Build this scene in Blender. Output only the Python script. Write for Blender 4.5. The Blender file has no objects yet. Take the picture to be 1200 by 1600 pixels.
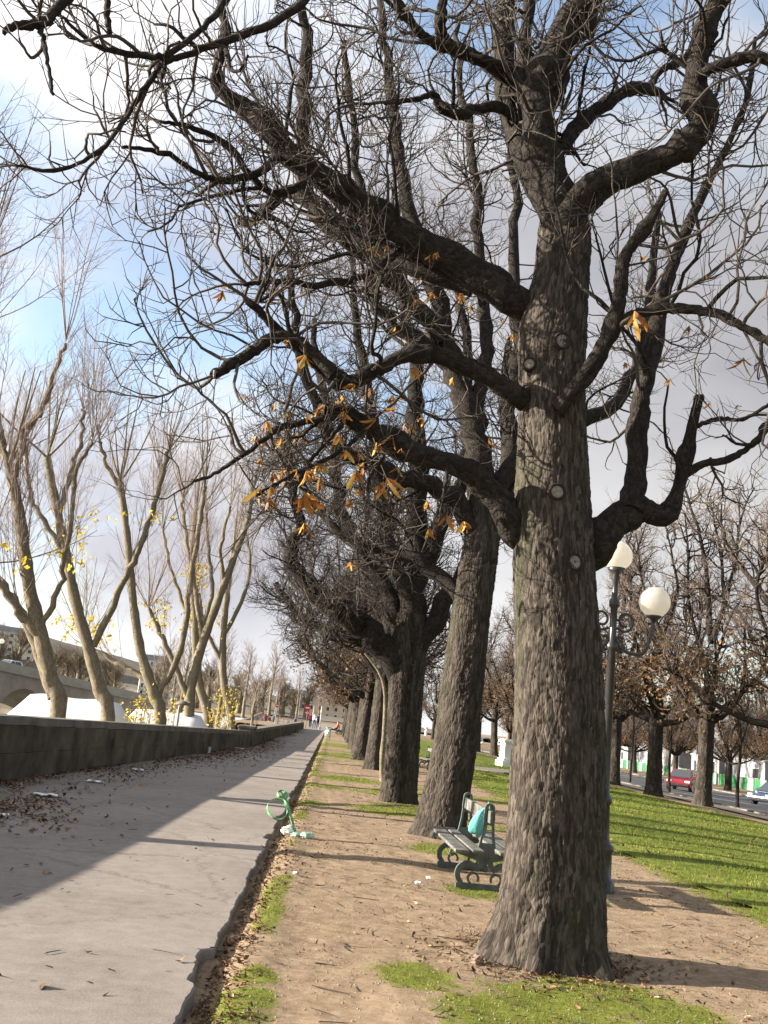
import bpy, bmesh, math, random
import numpy as np
from mathutils import Vector, Matrix

SC = bpy.context.scene
COL = SC.collection
RNG = np.random.default_rng(7)
random.seed(7)

# ---------------------------------------------------------------- camera
FPX, CX, CY, EYE = 1555.0, 600.0, 800.0, 1.6        # focal length in pixels of the 1200 x 1600 frame
_d = np.array([(520 - CX) / FPX, -(1120 - CY) / FPX, -1.0]); _d /= np.linalg.norm(_d)
_u = np.array([0.105, 1.0, 0.0]); _u[2] = -(_u @ _d) / _d[2]; _u /= np.linalg.norm(_u)
CAM_M = np.array([np.cross(_d, _u), _d, _u])
cd = bpy.data.cameras.new('camera')
cam = bpy.data.objects.new('camera', cd); COL.objects.link(cam)
cd.sensor_fit = 'VERTICAL'; cd.sensor_height = 36.0; cd.lens = FPX / 1600 * 36.0
cd.clip_start = 0.1; cd.clip_end = 3000
cam.matrix_world = Matrix.Translation((0, 0, EYE)) @ Matrix([list(r) for r in CAM_M]).to_4x4()
SC.camera = cam

# ---------------------------------------------------------------- light
SUN_EL = 17.0
sd = bpy.data.lights.new('sun', 'SUN'); sd.energy = 5.0; sd.angle = math.radians(0.55); sd.color = (1.0, 0.90, 0.76)
sun = bpy.data.objects.new('sun', sd); COL.objects.link(sun)
sun.rotation_euler = (0, math.radians(-(90 - SUN_EL)), math.radians(0))     # light travels towards +X and down
W = bpy.data.worlds.new('World'); SC.world = W; W.use_nodes = True
nt = W.node_tree; nt.nodes.clear()
def wn(t, **kw):
    n = nt.nodes.new(t)
    for k, v in kw.items(): setattr(n, k, v)
    return n
sky = wn('ShaderNodeTexSky', sky_type='NISHITA', sun_disc=False)
sky.sun_elevation = math.radians(SUN_EL); sky.sun_rotation = math.radians(-90)
tc = wn('ShaderNodeTexCoord')
mp = wn('ShaderNodeMapping'); mp.inputs['Scale'].default_value = (1.0, 1.0, 1.9); mp.inputs['Location'].default_value = (1.5, 2.5, 8.30)
nt.links.new(tc.outputs['Generated'], mp.inputs['Vector'])
n1 = wn('ShaderNodeTexNoise'); n1.inputs['Scale'].default_value = 2.1; n1.inputs['Detail'].default_value = 7; n1.inputs['Roughness'].default_value = 0.52
n2 = wn('ShaderNodeTexNoise'); n2.inputs['Scale'].default_value = 1.5; n2.inputs['Detail'].default_value = 5
nt.links.new(mp.outputs['Vector'], n1.inputs['Vector']); nt.links.new(mp.outputs['Vector'], n2.inputs['Vector'])
r1 = wn('ShaderNodeValToRGB'); r1.color_ramp.elements[0].color = (0.12, 0.12, 0.12, 1); r1.color_ramp.elements[0].position = 0.36; r1.color_ramp.elements[1].position = 0.52
nt.links.new(n1.outputs['Fac'], r1.inputs['Fac'])
r2 = wn('ShaderNodeValToRGB')
r2.color_ramp.elements[0].position = 0.38; r2.color_ramp.elements[0].color = (1.0, 1.0, 1.0, 1)
r2.color_ramp.elements[1].position = 0.62; r2.color_ramp.elements[1].color = (0.50, 0.50, 0.55, 1)
nt.links.new(n2.outputs['Fac'], r2.inputs['Fac'])
CLOUD = 5.0
cm = wn('ShaderNodeVectorMath', operation='SCALE'); cm.inputs['Scale'].default_value = CLOUD
sunny = wn('ShaderNodeMapRange'); sunny.interpolation_type = 'SMOOTHSTEP'           # clouds glow towards the sun, grey away from it
sunny.inputs['From Min'].default_value = -0.75; sunny.inputs['From Max'].default_value = 0.75; sunny.inputs['To Min'].default_value = 0.98 * CLOUD; sunny.inputs['To Max'].default_value = 0.34 * CLOUD
sx = wn('ShaderNodeSeparateXYZ'); nt.links.new(tc.outputs['Generated'], sx.inputs[0]); nt.links.new(sx.outputs['X'], sunny.inputs['Value'])
nt.links.new(sunny.outputs[0], cm.inputs['Scale'])
nt.links.new(r2.outputs['Color'], cm.inputs[0])
mix = wn('ShaderNodeMix', data_type='RGBA')
sz = wn('ShaderNodeSeparateXYZ'); nt.links.new(tc.outputs['Generated'], sz.inputs[0])
hz = wn('ShaderNodeMapRange'); hz.inputs['From Min'].default_value = 0.0; hz.inputs['From Max'].default_value = 0.16; hz.inputs['To Min'].default_value = 0.85; hz.inputs['To Max'].default_value = 0.0
nt.links.new(sz.outputs['Z'], hz.inputs['Value'])
mxx = wn('ShaderNodeMath', operation='MAXIMUM'); nt.links.new(r1.outputs['Color'], mxx.inputs[0]); nt.links.new(hz.outputs[0], mxx.inputs[1])
nt.links.new(mxx.outputs[0], mix.inputs[0])
nt.links.new(sky.outputs['Color'], mix.inputs[6]); nt.links.new(cm.outputs['Vector'], mix.inputs[7])
bg = wn('ShaderNodeBackground'); bg.inputs['Strength'].default_value = 0.09
wo = wn('ShaderNodeOutputWorld')
nt.links.new(mix.outputs[2], bg.inputs['Color']); nt.links.new(bg.outputs['Background'], wo.inputs['Surface'])
SC.view_settings.view_transform = 'Standard'; SC.view_settings.look = 'None'
SC.view_settings.gamma = 1.0; SC.view_settings.use_curve_mapping = False
SC.view_settings.exposure = 2.0

# ---------------------------------------------------------------- helpers
def ray(x, y): return CAM_M @ np.array([(x - CX) / FPX, -(y - CY) / FPX, -1.0])
def at(x, y, Y):
    """the point seen at pixel x, y that stands Y metres down the path"""
    v = ray(x, y); return np.array([0, 0, EYE]) + v * (Y / v[1])
def zg(X): return np.clip(-0.05 * (np.asarray(X, float) - 6), -1.2, 0)
def on_ground(x, y):
    v = ray(x, y); t = 1.0; p = np.array([0, 0, EYE])
    while t < 900:
        p = np.array([0, 0, EYE]) + v * t
        if p[2] < zg(p[0]): break
        t += 0.02 if t < 150 else 0.2
    return p

def tag(o, label=None, cat=None, group=None, kind=None):
    if label: o['label'] = label
    if cat: o['category'] = cat
    if group: o['group'] = group
    if kind: o['kind'] = kind
    return o
def empty(name, loc=(0, 0, 0), rz=0.0, **kw):
    o = bpy.data.objects.new(name, None); COL.objects.link(o)
    o.location = [float(v) for v in loc]; o.rotation_euler = (0, 0, rz); o.empty_display_size = 0.1
    return tag(o, **kw)
def link(name, me, parent=None, loc=None, rot=None, **kw):
    o = bpy.data.objects.new(name, me); COL.objects.link(o)
    if parent is not None: o.parent = parent
    if loc is not None: o.location = [float(v) for v in loc]
    if rot is not None: o.rotation_euler = rot
    return tag(o, **kw)
def copy_tree(o, parent=None):
    c = o.copy(); COL.objects.link(c); c.parent = parent
    for ch in list(o.children): copy_tree(ch, c)
    return c

def np_mesh(name, V, quads=None, tris=None, mats=(), smooth=True, attr=None, fattr=None):
    me = bpy.data.meshes.new(name)
    V = np.asarray(V, np.float32).reshape(-1, 3)
    parts = []; starts = []; off = 0
    for F, n in ((quads, 4), (tris, 3)):
        if F is not None and len(F):
            F = np.asarray(F, np.int32).reshape(-1, n)
            parts.append(F.ravel()); starts.append(off + np.arange(len(F), dtype=np.int32) * n); off += F.size
    me.vertices.add(len(V)); me.vertices.foreach_set('co', V.ravel())
    lp = np.concatenate(parts); st = np.concatenate(starts)
    me.loops.add(len(lp)); me.loops.foreach_set('vertex_index', lp)
    me.polygons.add(len(st)); me.polygons.foreach_set('loop_start', st)
    me.polygons.foreach_set('use_smooth', np.full(len(st), smooth))
    if attr is not None:
        a = me.attributes.new('bk', 'FLOAT_VECTOR', 'POINT'); a.data.foreach_set('vector', np.asarray(attr, np.float32).ravel())
    if fattr is not None:
        for k, v in fattr.items():
            a = me.attributes.new(k, 'FLOAT', 'POINT'); a.data.foreach_set('value', np.asarray(v, np.float32).ravel())
    me.update(calc_edges=True)
    for m in mats: me.materials.append(m)
    return me

class MB:
    """collects boxes, prisms, tubes, ribbons into one mesh"""
    def __init__(s): s.v = []; s.f = []
    def add(s, vs, fs):
        o = len(s.v); s.v += [tuple(float(c) for c in p) for p in vs]; s.f += [tuple(i + o for i in f) for f in fs]; return s
    def box(s, c, size, M=None):
        x, y, z = [k / 2 for k in size]
        vs = [Vector((a * x, b * y, d * z)) for d in (-1, 1) for a, b in ((-1, -1), (1, -1), (1, 1), (-1, 1))]
        if M is not None: vs = [M @ v for v in vs]
        vs = [v + Vector(c) for v in vs]
        return s.add(vs, [(3, 2, 1, 0), (4, 5, 6, 7), (0, 1, 5, 4), (1, 2, 6, 5), (2, 3, 7, 6), (3, 0, 4, 7)])
    def prism(s, poly, axis, a, b):
        """polygon in the two other axes, run along axis from a to b"""
        n = len(poly)
        def pt(p, t): q = list(p); q.insert(axis, t); return q
        vs = [pt(p, a) for p in poly] + [pt(p, b) for p in poly]
        return s.add(vs, [tuple(range(n - 1, -1, -1)), tuple(range(n, 2 * n))] + [(i, (i + 1) % n, n + (i + 1) % n, n + i) for i in range(n)])
    def tube(s, pts, rad, sides=8, cap=True):
        pts = [Vector(p) for p in pts]; n = len(pts)
        if not hasattr(rad, '__len__'): rad = [rad] * n
        t0 = (pts[1] - pts[0]).normalized(); up = Vector((0, 0, 1)) if abs(t0.z) < 0.9 else Vector((1, 0, 0))
        nn = t0.cross(up).normalized(); vs = []
        for i in range(n):
            t = (pts[min(i + 1, n - 1)] - pts[max(i - 1, 0)]).normalized()
            nn = (nn - t * nn.dot(t)).normalized(); bb = t.cross(nn)
            for k in range(sides):
                a = 2 * math.pi * k / sides; vs.append(pts[i] + (nn * math.cos(a) + bb * math.sin(a)) * rad[i])
        fs = [(i * sides + k, i * sides + (k + 1) % sides, (i + 1) * sides + (k + 1) % sides, (i + 1) * sides + k) for i in range(n - 1) for k in range(sides)]
        if cap: fs += [tuple(range(sides - 1, -1, -1)), tuple(range((n - 1) * sides, n * sides))]
        return s.add(vs, fs)
    def lathe(s, prof, seg=20, c=(0, 0, 0)):
        vs = [(c[0] + r * math.cos(2 * math.pi * k / seg), c[1] + r * math.sin(2 * math.pi * k / seg), c[2] + z) for r, z in prof for k in range(seg)]
        n = len(prof)
        fs = [(i * seg + k, i * seg + (k + 1) % seg, (i + 1) * seg + (k + 1) % seg, (i + 1) * seg + k) for i in range(n - 1) for k in range(seg)]
        return s.add(vs, fs)
    def ribbon(s, pts, w, th, axis=1, at_=0.0):
        """flat bar of width w following a polyline in the plane across axis, th thick along axis"""
        P = [Vector((p[0], p[1])) for p in pts]; n = len(P); L = []; R = []
        for i in range(n):
            t = (P[min(i + 1, n - 1)] - P[max(i - 1, 0)]).normalized(); nn = Vector((-t.y, t.x))
            ww = w[i] if hasattr(w, '__len__') else w
            L.append(P[i] + nn * ww / 2); R.append(P[i] - nn * ww / 2)
        def pt(p, t): q = [p[0], p[1]]; q.insert(axis, t); return q
        vs = []
        for i in range(n): vs += [pt(L[i], at_ - th / 2), pt(R[i], at_ - th / 2), pt(R[i], at_ + th / 2), pt(L[i], at_ + th / 2)]
        fs = [(0, 1, 2, 3), tuple((n - 1) * 4 + k for k in (3, 2, 1, 0))]
        for i in range(n - 1):
            for k in range(4): fs.append((i * 4 + k, i * 4 + (k + 1) % 4, (i + 1) * 4 + (k + 1) % 4, (i + 1) * 4 + k))
        return s.add(vs, fs)
    def mesh(s, name, mat, smooth=False, bevel=0.0):
        me = bpy.data.meshes.new(name); me.from_pydata(s.v, [], s.f)
        bm = bmesh.new(); bm.from_mesh(me); bmesh.ops.recalc_face_normals(bm, faces=bm.faces)
        if bevel: bmesh.ops.bevel(bm, geom=list(bm.edges), offset=bevel, segments=1, affect='EDGES', clamp_overlap=True)
        for f in bm.faces: f.smooth = smooth
        bm.to_mesh(me); bm.free(); me.materials.append(mat); return me
    def build(s, name, mat, parent=None, smooth=False, bevel=0.0, **kw):
        return link(name, s.mesh(name, mat, smooth, bevel), parent, **kw)

def _h(ix, iy, seed):
    n = (ix.astype(np.int64) * 374761393 + iy.astype(np.int64) * 668265263 + seed * 2147483647) & 0x7fffffff
    n = ((n ^ (n >> 13)) * 1274126177) & 0x7fffffff
    return ((n ^ (n >> 16)) & 0xffff) / 65535.0
def vnoise(x, y, seed=0):
    ix = np.floor(x); iy = np.floor(y); fx = x - ix; fy = y - iy
    fx = fx * fx * (3 - 2 * fx); fy = fy * fy * (3 - 2 * fy)
    ix = ix.astype(int); iy = iy.astype(int)
    a = _h(ix, iy, seed); b = _h(ix + 1, iy, seed); c = _h(ix, iy + 1, seed); d = _h(ix + 1, iy + 1, seed)
    return (a * (1 - fx) + b * fx) * (1 - fy) + (c * (1 - fx) + d * fx) * fy
def fbm(x, y, seed=0, oct=4):
    s = 0; a = 0.5
    for i in range(oct): s = s + a * vnoise(x * 2 ** i, y * 2 ** i, seed + i); a *= 0.5
    return s / (1 - 0.5 ** oct)

# ---------------------------------------------------------------- materials
def base_mat(name, rough=0.8, spec=0.3):
    m = bpy.data.materials.new(name); m.use_nodes = True
    b = m.node_tree.nodes['Principled BSDF']; b.inputs['Roughness'].default_value = rough; b.inputs['Specular IOR Level'].default_value = spec
    return m, m.node_tree, b
def ramp(t, stops):
    r = t.nodes.new('ShaderNodeValToRGB'); e = r.color_ramp.elements
    while len(e) < len(stops): e.new(0.5)
    for k, (p, c) in enumerate(stops): e[k].position = p; e[k].color = (*c, 1)
    return r
def noise(t, vec, scale, detail=6, rough=0.6):
    n = t.nodes.new('ShaderNodeTexNoise'); n.inputs['Scale'].default_value = scale; n.inputs['Detail'].default_value = detail; n.inputs['Roughness'].default_value = rough
    if vec is not None: t.links.new(vec, n.inputs['Vector'])
    return n
def bump(t, b, h, strength, dist=0.02):
    k = t.nodes.new('ShaderNodeBump'); k.inputs['Strength'].default_value = strength; k.inputs['Distance'].default_value = dist
    t.links.new(h, k.inputs['Height']); t.links.new(k.outputs['Normal'], b.inputs['Normal'])
def pmat(name, stops, scale=5, rough=0.8, spec=0.3, bmp=0.0, bscale=None, coord='Object', detail=6, metal=0.0):
    m, t, b = base_mat(name, rough, spec); b.inputs['Metallic'].default_value = metal
    c = t.nodes.new('ShaderNodeTexCoord')
    if coord == 'World': c = t.nodes.new('ShaderNodeNewGeometry'); coord = 'Position'
    k = len(stops); st = [(0.3 + 0.4 * i / max(1, k - 1), s) for i, s in enumerate(stops)]
    n = noise(t, c.outputs[coord], scale, detail); r = ramp(t, st)
    t.links.new(n.outputs['Fac'], r.inputs['Fac']); t.links.new(r.outputs['Color'], b.inputs['Base Color'])
    if bmp:
        n2 = noise(t, c.outputs[coord], bscale or scale * 4, 6); bump(t, b, n2.outputs['Fac'], bmp)
    return m
def attr_mat(name, stops, attr='rnd', rough=0.75, spec=0.2, trans=0.0):
    m, t, b = base_mat(name, rough, spec)
    a = t.nodes.new('ShaderNodeAttribute'); a.attribute_name = attr
    r = ramp(t, stops); t.links.new(a.outputs['Fac'], r.inputs['Fac']); t.links.new(r.outputs['Color'], b.inputs['Base Color'])
    if trans:
        tr = t.nodes.new('ShaderNodeBsdfTranslucent'); t.links.new(r.outputs['Color'], tr.inputs['Color'])
        mx = t.nodes.new('ShaderNodeMixShader'); mx.inputs[0].default_value = trans
        out = t.nodes['Material Output']; t.links.new(b.outputs['BSDF'], mx.inputs[1]); t.links.new(tr.outputs['BSDF'], mx.inputs[2]); t.links.new(mx.outputs[0], out.inputs['Surface'])
    return m
def bark_mat(name, dark, mid, light, scale=17, strength=0.9, dist=0.02, moss=None):
    m, t, b = base_mat(name, 0.9, 0.15)
    a = t.nodes.new('ShaderNodeAttribute'); a.attribute_name = 'bk'
    w = noise(t, a.outputs['Vector'], 6, 3)
    ad = t.nodes.new('ShaderNodeVectorMath'); ad.operation = 'MULTIPLY_ADD'; ad.inputs[1].default_value = (0.05, 0.05, 0.05)
    t.links.new(w.outputs['Color'], ad.inputs[0]); t.links.new(a.outputs['Vector'], ad.inputs[2])
    v = t.nodes.new('ShaderNodeTexVoronoi'); v.feature = 'DISTANCE_TO_EDGE'; v.inputs['Scale'].default_value = scale
    v2 = t.nodes.new('ShaderNodeTexVoronoi'); v2.inputs['Scale'].default_value = scale
    for q in (v, v2): t.links.new(ad.outputs[0], q.inputs['Vector'])
    n = noise(t, a.outputs['Vector'], 45, 8, 0.7); n3 = noise(t, a.outputs['Vector'], 2.5, 4)
    sep = t.nodes.new('ShaderNodeSeparateColor'); t.links.new(v2.outputs['Color'], sep.inputs[0])
    m1 = t.nodes.new('ShaderNodeMath'); m1.operation = 'MULTIPLY_ADD'; m1.inputs[1].default_value = 0.28; t.links.new(sep.outputs[0], m1.inputs[0])
    m2 = t.nodes.new('ShaderNodeMath'); m2.operation = 'MULTIPLY'; m2.inputs[1].default_value = 0.80; t.links.new(n.outputs['Fac'], m2.inputs[0]); t.links.new(m2.outputs[0], m1.inputs[2])
    r = ramp(t, [(0.2, dark), (0.5, mid), (0.85, light)]); t.links.new(m1.outputs[0], r.inputs['Fac'])
    col = r.outputs['Color']
    if moss:
        mr = ramp(t, [(0.52, (0, 0, 0)), (0.72, (0.6, 0.6, 0.6))]); t.links.new(n3.outputs['Fac'], mr.inputs['Fac'])
        mx = t.nodes.new('ShaderNodeMix'); mx.data_type = 'RGBA'; t.links.new(mr.outputs['Color'], mx.inputs[0]); t.links.new(col, mx.inputs[6]); mx.inputs[7].default_value = (*moss, 1)
        col = mx.outputs[2]
    t.links.new(col, b.inputs['Base Color'])
    cl = t.nodes.new('ShaderNodeMath'); cl.operation = 'MINIMUM'; cl.inputs[1].default_value = 0.22; t.links.new(v.outputs['Distance'], cl.inputs[0])
    h = t.nodes.new('ShaderNodeMath'); h.operation = 'MULTIPLY_ADD'; h.inputs[1].default_value = 3.0; t.links.new(cl.outputs[0], h.inputs[0]); t.links.new(n.outputs['Fac'], h.inputs[2])
    bump(t, b, h.outputs[0], strength, dist)
    return m

M = {}
M['bark_main'] = bark_mat('bark_main', (0.008, 0.006, 0.005), (0.034, 0.028, 0.023), (0.125, 0.105, 0.087), 44, 0.7, 0.008, (0.045, 0.05, 0.025))
M['bark'] = bark_mat('bark', (0.010, 0.008, 0.007), (0.034, 0.028, 0.023), (0.095, 0.079, 0.065), 24, 0.9, 0.018, (0.042, 0.048, 0.023))
M['bark_limb'] = bark_mat('bark_limb', (0.006, 0.005, 0.0045), (0.018, 0.015, 0.0128), (0.05, 0.042, 0.035), 30, 0.7, 0.012)
M['twig'] = pmat('twig', [(0.028, 0.023, 0.020), (0.095, 0.08, 0.068)], 3, 0.85, 0.15)
M['bark_quay'] = bark_mat('bark_quay', (0.07, 0.056, 0.038), (0.15, 0.125, 0.087), (0.25, 0.212, 0.155), 22, 0.6, 0.012, (0.10, 0.11, 0.05))
M['twig_quay'] = pmat('twig_quay', [(0.18, 0.14, 0.125), (0.32, 0.26, 0.235)], 2, 0.85, 0.15)
M['twig_far'] = pmat('twig_far', [(0.09, 0.066, 0.054), (0.16, 0.12, 0.10)], 2, 0.9, 0.1)
M['cut'] = pmat('cut_wood', [(0.11, 0.098, 0.08), (0.26, 0.235, 0.195)], 30, 0.85, bmp=0.3)
M['dead_leaf'] = attr_mat('dead_leaf', [(0.0, (0.13, 0.055, 0.02)), (0.3, (0.26, 0.10, 0.03)), (0.7, (0.42, 0.20, 0.045)), (1.0, (0.42, 0.33, 0.09))], rough=0.6, trans=0.22)
M['brown_leaf'] = attr_mat('brown_leaf', [(0.0, (0.06, 0.036, 0.02)), (0.6, (0.14, 0.075, 0.03)), (1.0, (0.26, 0.14, 0.045))], rough=0.7, trans=0.25)
M['yellow_leaf'] = attr_mat('yellow_leaf', [(0.0, (0.45, 0.30, 0.03)), (0.6, (0.62, 0.48, 0.05)), (1.0, (0.62, 0.55, 0.10))], rough=0.6, trans=0.4)
M['litter'] = attr_mat('leaf_litter', [(0.0, (0.055, 0.034, 0.022)), (0.5, (0.12, 0.066, 0.036)), (0.85, (0.22, 0.125, 0.06)), (1.0, (0.42, 0.30, 0.17))], rough=0.8)
M['grass'] = attr_mat('grass_blade', [(0.0, (0.06, 0.085, 0.010)), (0.55, (0.12, 0.155, 0.020)), (1.0, (0.24, 0.235, 0.06))], rough=0.6, trans=0.3)
# ---------------------------------------------------------------- the setting
def wall_x(Y):
    Y = np.asarray(Y, float)
    return np.where(Y < 44.3, -5.34 + (Y - 17.3) * 0.0719, np.minimum(-3.4 + (Y - 44.3) * 0.004, -3.0))
def wall_h(Y):
    Y = np.asarray(Y, float)
    return np.where(Y < 44.3, np.clip(1.07 - (Y - 17.3) * 0.0159, 0.64, 1.2), 0.72)
EDGE_X = -0.63

def ground_material():
    m, t, b = base_mat('ground', 0.95, 0.1)
    c = t.nodes.new('ShaderNodeTexCoord'); v = c.outputs['Object']
    n1 = noise(t, v, 0.8, 8, 0.62); n2 = noise(t, v, 22, 10, 0.8); n3 = noise(t, v, 6, 6, 0.6)
    r1 = ramp(t, [(0.28, (0.10, 0.066, 0.042)), (0.48, (0.225, 0.163, 0.108)), (0.66, (0.35, 0.272, 0.19))])
    s = t.nodes.new('ShaderNodeMath'); s.operation = 'MULTIPLY_ADD'; s.inputs[1].default_value = 0.55; t.links.new(n2.outputs['Fac'], s.inputs[0])
    s2 = t.nodes.new('ShaderNodeMath'); s2.operation = 'MULTIPLY'; s2.inputs[1].default_value = 0.45; t.links.new(n3.outputs['Fac'], s2.inputs[0]); t.links.new(s2.outputs[0], s.inputs[2])
    t.links.new(s.outputs[0], r1.inputs['Fac'])
    # moss and worn turf, by place
    a = t.nodes.new('ShaderNodeAttribute'); a.attribute_name = 'moss'
    g = ramp(t, [(0.25, (0.075, 0.09, 0.014)), (0.7, (0.19, 0.20, 0.04))]); t.links.new(n2.outputs['Fac'], g.inputs['Fac'])
    mm = t.nodes.new('ShaderNodeMath'); mm.operation = 'MULTIPLY_ADD'; mm.inputs[1].default_value = 1.0
    t.links.new(a.outputs['Fac'], mm.inputs[0])
    o = t.nodes.new('ShaderNodeMath'); o.operation = 'MULTIPLY_ADD'; o.inputs[1].default_value = 1.4; o.inputs[2].default_value = -0.72; t.links.new(n3.outputs['Fac'], o.inputs[0]); t.links.new(o.outputs[0], mm.inputs[2])
    mr = ramp(t, [(0.33, (0, 0, 0)), (0.58, (1, 1, 1))]); t.links.new(mm.outputs[0], mr.inputs['Fac'])
    mx = t.nodes.new('ShaderNodeMix'); mx.data_type = 'RGBA'; t.links.new(mr.outputs['Color'], mx.inputs[0]); t.links.new(r1.outputs['Color'], mx.inputs[6]); t.links.new(g.outputs['Color'], mx.inputs[7])
    t.links.new(mx.outputs[2], b.inputs['Base Color']); bump(t, b, n2.outputs['Fac'], 0.7, 0.012)
    return m
M['ground'] = ground_material()
def asphalt_material():
    m, t, b = base_mat('asphalt_path', 0.92, 0.15)
    c = t.nodes.new('ShaderNodeTexCoord'); v = c.outputs['Object']
    n1 = noise(t, v, 0.55, 7, 0.65); n2 = noise(t, v, 75, 3, 0.8); n3 = noise(t, v, 7, 8, 0.7)
    def term(src, w, add=None):
        k = t.nodes.new('ShaderNodeMath'); k.operation = 'MULTIPLY_ADD'; k.inputs[1].default_value = w; t.links.new(src, k.inputs[0])
        if add is None: k.inputs[2].default_value = 0.0
        else: t.links.new(add, k.inputs[2])
        return k.outputs[0]
    f = term(n1.outputs['Fac'], 0.35, term(n2.outputs['Fac'], 0.35, term(n3.outputs['Fac'], 0.30)))
    r = ramp(t, [(0.36, (0.125, 0.107, 0.094)), (0.47, (0.195, 0.172, 0.154)), (0.56, (0.240, 0.213, 0.191)), (0.66, (0.30, 0.27, 0.245))]); t.links.new(f, r.inputs['Fac'])
    # fine cracks and dark spots of old gum and stains
    wv = t.nodes.new('ShaderNodeVectorMath'); wv.operation = 'MULTIPLY_ADD'; wv.inputs[1].default_value = (0.6, 0.6, 0); t.links.new(n3.outputs['Color'], wv.inputs[0]); t.links.new(v, wv.inputs[2])
    vo = t.nodes.new('ShaderNodeTexVoronoi'); vo.feature = 'DISTANCE_TO_EDGE'; vo.inputs['Scale'].default_value = 0.35; t.links.new(wv.outputs[0], vo.inputs['Vector'])
    cr = ramp(t, [(0.0, (0.62, 0.6, 0.58)), (0.006, (1, 1, 1))]); t.links.new(vo.outputs['Distance'], cr.inputs['Fac'])
    sp = t.nodes.new('ShaderNodeTexVoronoi'); sp.inputs['Scale'].default_value = 3.2; t.links.new(v, sp.inputs['Vector'])
    sr = ramp(t, [(0.05, (0.66, 0.65, 0.64)), (0.085, (1, 1, 1))]); t.links.new(sp.outputs['Distance'], sr.inputs['Fac'])
    col = r.outputs['Color']
    for q in (cr, sr):
        mx = t.nodes.new('ShaderNodeMix'); mx.data_type = 'RGBA'; mx.blend_type = 'MULTIPLY'; mx.inputs[0].default_value = 1.0; t.links.new(col, mx.inputs[6]); t.links.new(q.outputs['Color'], mx.inputs[7]); col = mx.outputs[2]
    t.links.new(col, b.inputs['Base Color']); bump(t, b, n2.outputs['Fac'], 0.4, 0.006)
    return m
M['asphalt'] = asphalt_material()
M['road'] = pmat('road', [(0.075, 0.075, 0.08), (0.12, 0.12, 0.125)], 2, 0.85, 0.3, 0.2, 60)
M['pavement'] = pmat('pavement', [(0.22, 0.18, 0.145), (0.30, 0.255, 0.21)], 3, 0.9, 0.2)
M['lawn'] = pmat('lawn', [(0.07, 0.09, 0.014), (0.115, 0.145, 0.022), (0.19, 0.185, 0.05)], 3, 0.9, 0.1, 0.6, 90, detail=10)
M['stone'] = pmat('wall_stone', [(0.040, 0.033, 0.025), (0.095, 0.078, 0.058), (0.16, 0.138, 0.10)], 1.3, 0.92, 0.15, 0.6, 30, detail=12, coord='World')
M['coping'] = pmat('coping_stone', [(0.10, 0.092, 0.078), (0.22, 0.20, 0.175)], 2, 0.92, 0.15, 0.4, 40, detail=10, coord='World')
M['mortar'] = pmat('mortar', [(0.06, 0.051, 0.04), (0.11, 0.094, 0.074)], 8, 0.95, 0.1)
M['quay'] = pmat('quay_ground', [(0.20, 0.19, 0.17), (0.30, 0.28, 0.25)], 1.0, 0.9, 0.2)
m_, t_, b_ = base_mat('river_water', 0.12, 0.5); b_.inputs['Base Color'].default_value = (0.055, 0.075, 0.06, 1)
bump(t_, b_, noise(t_, t_.nodes.new('ShaderNodeTexCoord').outputs['Object'], 1.2, 4).outputs['Fac'], 0.4, 0.1); M['water'] = m_

def sheet(name, xs, ys, zf, mat, x0=None, smooth=True, fattr=None, **kw):
    """grid sheet; x0(y) optionally gives the left border of each row, xs then runs 0..1 or adds to it"""
    Y, X = np.meshgrid(ys, xs, indexing='ij')
    if x0 is not None: X = x0(Y) + X
    Z = zf(X, Y); V = np.stack([X, Y, Z], -1).reshape(-1, 3)
    ny, nx = len(ys), len(xs); i = (np.arange(ny - 1)[:, None] * nx + np.arange(nx - 1)[None]).ravel()
    Q = np.stack([i, i + 1, i + nx + 1, i + nx], 1)
    fa = {k: f(X, Y) for k, f in fattr.items()} if fattr else None
    return link(name, np_mesh(name, V, Q, None, [mat], smooth, fattr=fa), **kw)

def left_border(Y): return np.where(Y < 112, wall_x(Y) - 0.3, np.where(Y < 190, -12.0, -70.0))
sheet('ground', np.array([0, 1, 2, 3, 5, 7, 9.3, 10, 12, 15, 20, 25, 30, 34, 36, 45, 70, 120, 250, 500, 900.]),
      np.array([-12, -5, 0, 10, 20, 30, 44, 44.6, 60, 80, 100, 111.9, 112.1, 130, 150, 189.9, 190.1, 230, 300, 450, 700, 1200.]),
      lambda X, Y: np.where(Y > 400, -0.6, zg(X)) - np.where((X < 5.3) & (Y < 109), 0.10, 0.03), M['ground'], x0=left_border, kind='structure', fattr={'moss': lambda X, Y: np.full(X.shape, 0.0)})

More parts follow.
